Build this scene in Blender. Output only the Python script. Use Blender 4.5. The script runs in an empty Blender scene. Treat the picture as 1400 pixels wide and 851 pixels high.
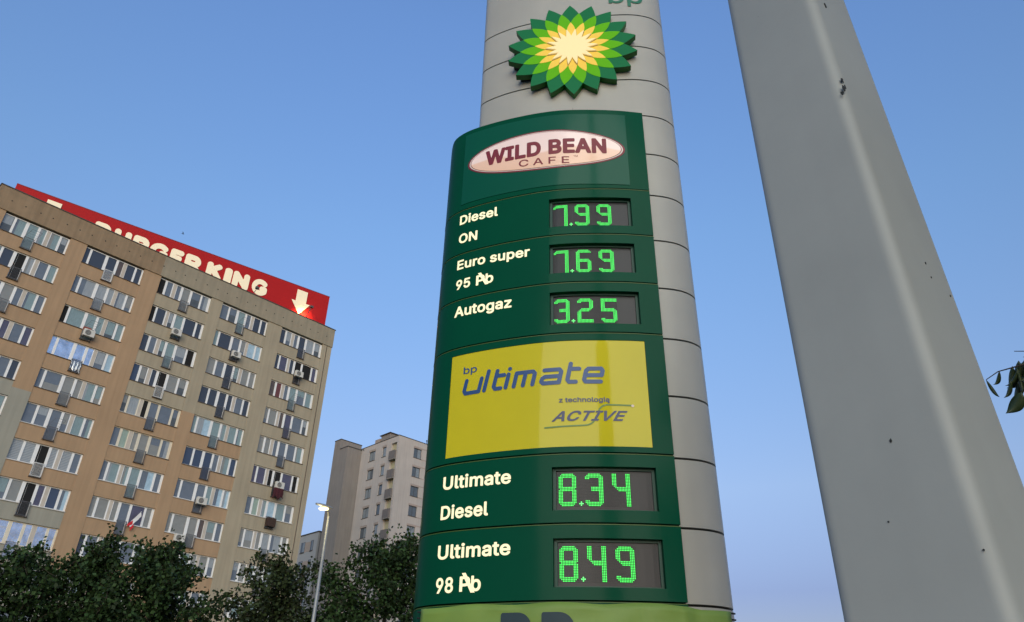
import bpy, bmesh, math, random
import numpy as np
from mathutils import Vector, Matrix
R = math.radians
C = bpy.context.scene.collection
sc = bpy.context.scene
random.seed(7)

# ------------------------------------------------------------------ camera
F_PX, PITCH, ROLL = 999.73, R(30.284), R(1.4226)
cam_d = bpy.data.cameras.new('camera'); cam = bpy.data.objects.new('camera', cam_d); C.objects.link(cam)
fw = Vector((0, math.cos(PITCH), math.sin(PITCH))); rt = Vector((1, 0, 0)); up = rt.cross(fw)
rt2 = rt * math.cos(ROLL) + up * math.sin(ROLL); up2 = up * math.cos(ROLL) - rt * math.sin(ROLL)
m = Matrix((rt2, up2, -fw)).transposed().to_4x4(); m.translation = (0, 0, 1.6)
cam.matrix_world = m
cam_d.sensor_fit = 'HORIZONTAL'; cam_d.sensor_width = 36; cam_d.lens = F_PX / 1400 * 36
cam_d.clip_start = 0.05; cam_d.clip_end = 3000
sc.camera = cam

# ------------------------------------------------------------------ world, sun, exposure
SUN_AZ, SUN_EL = R(176), R(4.0)          # azimuth measured from +Y towards +X (behind the camera, to the right)
w = bpy.data.worlds.new('World'); sc.world = w; w.use_nodes = True
nt = w.node_tree; nt.nodes.clear()
out = nt.nodes.new('ShaderNodeOutputWorld'); bg = nt.nodes.new('ShaderNodeBackground')
sky = nt.nodes.new('ShaderNodeTexSky'); sky.sky_type = 'NISHITA'; sky.sun_disc = False
sky.sun_elevation = SUN_EL; sky.sun_rotation = SUN_AZ
sky.altitude = 100; sky.air_density = 1.0; sky.dust_density = 0.4; sky.ozone_density = 2.2
bg.inputs['Strength'].default_value = 0.12
tcw = nt.nodes.new('ShaderNodeTexCoord'); spw = nt.nodes.new('ShaderNodeSeparateXYZ'); rpw = nt.nodes.new('ShaderNodeValToRGB')
nt.links.new(tcw.outputs['Generated'], spw.inputs[0]); nt.links.new(spw.outputs['Z'], rpw.inputs['Fac'])
el = rpw.color_ramp.elements; el[0].position = 0; el[0].color = (.28,.24,.34,1); el[1].position = .78; el[1].color = (.80,.80,1.0,1)
for ps, cl_ in ((.16,(.33,.27,.40,1)), (.28,(.60,.48,.55,1)), (.58,(.74,.72,.83,1))):
    e_ = el.new(ps); e_.color = cl_
mxw = nt.nodes.new('ShaderNodeMix'); mxw.data_type = 'RGBA'; mxw.blend_type = 'MULTIPLY'; mxw.inputs[0].default_value = 1
nt.links.new(sky.outputs[0], mxw.inputs['A']); nt.links.new(rpw.outputs[0], mxw.inputs['B'])   # evening haze: cooler and duller towards the horizon, the same all round
nt.links.new(mxw.outputs['Result'], bg.inputs['Color']); nt.links.new(bg.outputs[0], out.inputs['Surface'])
sd = bpy.data.lights.new('sun', 'SUN'); sun = bpy.data.objects.new('sun', sd); C.objects.link(sun)
sd.energy = 0.55; sd.angle = R(62); sd.color = (1.0, 0.98, 0.80)
LAMP_AZ = SUN_AZ
dirv = Vector((math.sin(LAMP_AZ) * math.cos(R(15)), math.cos(LAMP_AZ) * math.cos(R(15)), math.sin(R(15))))
sun.rotation_euler = dirv.to_track_quat('Z', 'Y').to_euler()
sc.view_settings.view_transform = 'Standard'; sc.view_settings.look = 'None'
sc.view_settings.gamma = 1; sc.view_settings.exposure = 2.38

# ------------------------------------------------------------------ materials
def srgb(r, g, b):
    f = lambda c: (c/255/12.92) if c/255 <= .04045 else ((c/255+.055)/1.055)**2.4
    return (f(r), f(g), f(b))
MATS = {}
def mat(name, col, rough=.6, metal=0., coat=0., spec=.5, emit=None, es=0., var=0., scale=3., bump=0., bscale=20., streak=0., coat_rough=.05, island=0., stretch=None):
    if name in MATS: return MATS[name]
    M = bpy.data.materials.new(name); M.use_nodes = True; n = M.node_tree.nodes; l = M.node_tree.links
    b = n['Principled BSDF']
    b.inputs['Base Color'].default_value = (*col, 1); b.inputs['Roughness'].default_value = rough
    b.inputs['Metallic'].default_value = metal; b.inputs['Coat Weight'].default_value = coat
    b.inputs['Coat Roughness'].default_value = coat_rough; b.inputs['Specular IOR Level'].default_value = spec
    if emit: b.inputs['Emission Color'].default_value = (*emit, 1); b.inputs['Emission Strength'].default_value = es
    tc = n.new('ShaderNodeTexCoord'); cur = None
    def mixm(fac_socket, dark, base):
        mx = n.new('ShaderNodeMix'); mx.data_type = 'RGBA'; mx.blend_type = 'MULTIPLY'
        mx.inputs[0].default_value = 1.0
        if base is None: mx.inputs['A'].default_value = (*col, 1)
        else: l.new(base, mx.inputs['A'])
        mr = n.new('ShaderNodeMapRange'); mr.inputs['From Min'].default_value = .3; mr.inputs['From Max'].default_value = .7
        mr.inputs['To Min'].default_value = 1 - dark; mr.inputs['To Max'].default_value = 1 + dark * .35
        l.new(fac_socket, mr.inputs['Value'])
        cb = n.new('ShaderNodeCombineColor')
        for i in range(3): l.new(mr.outputs[0], cb.inputs[i])
        l.new(cb.outputs[0], mx.inputs['B']); return mx.outputs['Result']
    if var:
        nz = n.new('ShaderNodeTexNoise'); nz.inputs['Scale'].default_value = scale; nz.inputs['Detail'].default_value = 6
        nz.inputs['Roughness'].default_value = .6
        if stretch:
            mp = n.new('ShaderNodeMapping'); mp.inputs['Scale'].default_value = stretch
            l.new(tc.outputs['Object'], mp.inputs['Vector']); l.new(mp.outputs[0], nz.inputs['Vector'])
        else: l.new(tc.outputs['Object'], nz.inputs['Vector'])
        cur = mixm(nz.outputs['Fac'], var, cur)
    if streak:
        mp = n.new('ShaderNodeMapping'); mp.inputs['Scale'].default_value = (2.2, 2.2, .12)
        nz = n.new('ShaderNodeTexNoise'); nz.inputs['Scale'].default_value = 1.6; nz.inputs['Detail'].default_value = 7
        l.new(tc.outputs['Object'], mp.inputs['Vector']); l.new(mp.outputs[0], nz.inputs['Vector'])
        cur = mixm(nz.outputs['Fac'], streak, cur)
    if island:
        g = n.new('ShaderNodeNewGeometry')
        cur = mixm(g.outputs['Random Per Island'], island, cur)
    if cur is not None: l.new(cur, b.inputs['Base Color'])
    if bump:
        nz = n.new('ShaderNodeTexNoise'); nz.inputs['Scale'].default_value = bscale; nz.inputs['Detail'].default_value = 5
        l.new(tc.outputs['Object'], nz.inputs['Vector'])
        bp = n.new('ShaderNodeBump'); bp.inputs['Strength'].default_value = bump; bp.inputs['Distance'].default_value = .02
        l.new(nz.outputs['Fac'], bp.inputs['Height']); l.new(bp.outputs[0], b.inputs['Normal'])
        if coat: l.new(bp.outputs[0], b.inputs['Coat Normal'])
    MATS[name] = M; return M

# ------------------------------------------------------------------ object helpers
def tag(o, label=None, cat=None, group=None, kind=None):
    if label: o['label'] = label
    if cat: o['category'] = cat
    if group: o['group'] = group
    if kind: o['kind'] = kind
    return o
def empty(name, loc, rz=0, label=None, cat=None, group=None):
    o = bpy.data.objects.new(name, None); C.objects.link(o); o.location = loc; o.rotation_euler = (0, 0, rz)
    return tag(o, label, cat, group)
class MB:
    def __init__(s): s.v = []; s.f = []
    def add(s, vs, fs):
        k = len(s.v); s.v += [tuple(v) for v in vs]; s.f += [tuple(i + k for i in f) for f in fs]; return s
    def box(s, x0, x1, y0, y1, z0, z1):
        vs = [(x, y, z) for x in (x0, x1) for y in (y0, y1) for z in (z0, z1)]
        return s.add(vs, [(0,1,3,2),(4,6,7,5),(0,4,5,1),(2,3,7,6),(0,2,6,4),(1,5,7,3)])
    def bar(s, a, b, r, n=6, r2=None):
        a = Vector(a); b = Vector(b); d = (b - a).normalized(); r2 = r if r2 is None else r2
        q = d.orthogonal().normalized(); p = d.cross(q); k = len(s.v)
        for c, rr in ((a, r), (b, r2)):
            for i in range(n):
                t = 2*math.pi*i/n; s.v.append(tuple(c + q*(rr*math.cos(t)) + p*(rr*math.sin(t))))
        for i in range(n):
            j = (i+1) % n; s.f.append((k+i, k+j, k+n+j, k+n+i))
        s.f.append(tuple(k+i for i in reversed(range(n)))); s.f.append(tuple(k+n+i for i in range(n))); return s
    def tube(s, pts, rad, n=6):
        for i in range(len(pts)-1): s.bar(pts[i], pts[i+1], rad[i], n, rad[i+1])
        return s
    def build(s, name, m, parent=None, smooth=False, bevel=0):
        me = bpy.data.meshes.new(name); me.from_pydata(s.v, [], s.f); me.update()
        if m: me.materials.append(m)
        if smooth: me.polygons.foreach_set('use_smooth', [True]*len(me.polygons))
        if smooth == 'sharp': me.set_sharp_from_angle(angle=R(25))
        o = bpy.data.objects.new(name, me); C.objects.link(o)
        if parent: o.parent = parent
        if bevel:
            b = o.modifiers.new('bevel', 'BEVEL'); b.width = bevel; b.segments = 2; b.limit_method = 'ANGLE'
        return o
def boxo(name, m, parent, *a, **k): return MB().box(*a).build(name, m, parent, **k)

# polyline curves ----------------------------------------------------
def catmull(P, n=8):
    P = [np.array(p, float) for p in P]; out = []
    for i in range(len(P)-1):
        a, b, c, d = P[max(i-1,0)], P[i], P[i+1], P[min(i+2,len(P)-1)]
        for k in range(n):
            t = k/n; out.append(.5*((2*b)+(-a+c)*t+(2*a-5*b+4*c-d)*t*t+(-a+3*b-3*c+d)*t**3))
    out.append(P[-1]); return np.array(out)
class Surf:
    """vertical surface over a plan curve; u = arc length, outward normal on the right of travel"""
    def __init__(s, pts):
        s.P = pts; s.S = np.concatenate([[0], np.cumsum(np.linalg.norm(np.diff(pts, axis=0), axis=1))])
        T = np.gradient(pts, axis=0); T /= np.linalg.norm(T, axis=1)[:, None]; s.N = np.stack([T[:, 1], -T[:, 0]], 1)
        s.L = s.S[-1]
    def at(s, u, z, off=0.):
        x = np.interp(u, s.S, s.P[:, 0]); y = np.interp(u, s.S, s.P[:, 1])
        nx = np.interp(u, s.S, s.N[:, 0]); ny = np.interp(u, s.S, s.N[:, 1])
        return (x + nx*off, y + ny*off, z)
    def slab(s, mb, u0, u1, z0, z1, o_in, o_out, step=.06):
        n = max(1, int(math.ceil((u1-u0)/step))); us = [u0+(u1-u0)*i/n for i in range(n+1)]; k = len(mb.v)
        for u in us:
            for z, o in ((z0, o_out), (z1, o_out), (z1, o_in), (z0, o_in)): mb.v.append(s.at(u, z, o))
        for i in range(n):
            a = k+4*i
            for j in range(4): mb.f.append((a+j, a+4+j, a+4+(j+1) % 4, a+(j+1) % 4))
        mb.f.append((k, k+1, k+2, k+3)); a = k+4*n; mb.f.append((a+3, a+2, a+1, a)); return mb

# signed-distance shapes -> meshes (rounded fat lettering) -------------
def sdf_mesh(strokes, rad, res):
    """strokes: list of polylines; returns 2-D verts, faces of the union of round-ended strokes"""
    A = []; B = []
    for st in strokes:
        for i in range(len(st)-1): A.append(st[i]); B.append(st[i+1])
    A = np.array(A, float); B = np.array(B, float)
    lo = np.minimum(A.min(0), B.min(0)) - rad*1.3; hi = np.maximum(A.max(0), B.max(0)) + rad*1.3
    nx = int((hi[0]-lo[0])/res)+2; ny = int((hi[1]-lo[1])/res)+2
    X, Y = np.meshgrid(lo[0]+np.arange(nx)*res, lo[1]+np.arange(ny)*res, indexing='ij')
    D = np.full(X.shape, 1e9)
    for a, b in zip(A, B):
        d = b-a; L = d@d or 1e-12; t = np.clip(((X-a[0])*d[0]+(Y-a[1])*d[1])/L, 0, 1)
        D = np.minimum(D, np.hypot(X-a[0]-t*d[0], Y-a[1]-t*d[1]))
    D = D - rad
    verts = []; vid = {}; faces = []
    def V(key, p):
        if key not in vid: vid[key] = len(verts); verts.append(p)
        return vid[key]
    for i in range(nx-1):
        for j in range(ny-1):
            c = [(i,j),(i+1,j),(i+1,j+1),(i,j+1)]; d = [D[q] for q in c]
            if min(d) >= 0: continue
            poly = []
            for k in range(4):
                q, r_ = c[k], c[(k+1) % 4]; dq, dr = d[k], d[(k+1) % 4]
                if dq < 0: poly.append(V(q, (X[q], Y[q])))
                if (dq < 0) != (dr < 0):
                    t = dq/(dq-dr); key = (min(q, r_), max(q, r_))
                    poly.append(V(key, (X[q]+t*(X[r_]-X[q]), Y[q]+t*(Y[r_]-Y[q]))))
            if len(poly) >= 3: faces.append(tuple(poly))
    return verts, faces
def arc(cx, cy, rx, ry, a0, a1, n=10):
    return [(cx+rx*math.cos(R(a0+(a1-a0)*i/n)), cy+ry*math.sin(R(a0+(a1-a0)*i/n))) for i in range(n+1)]

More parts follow.
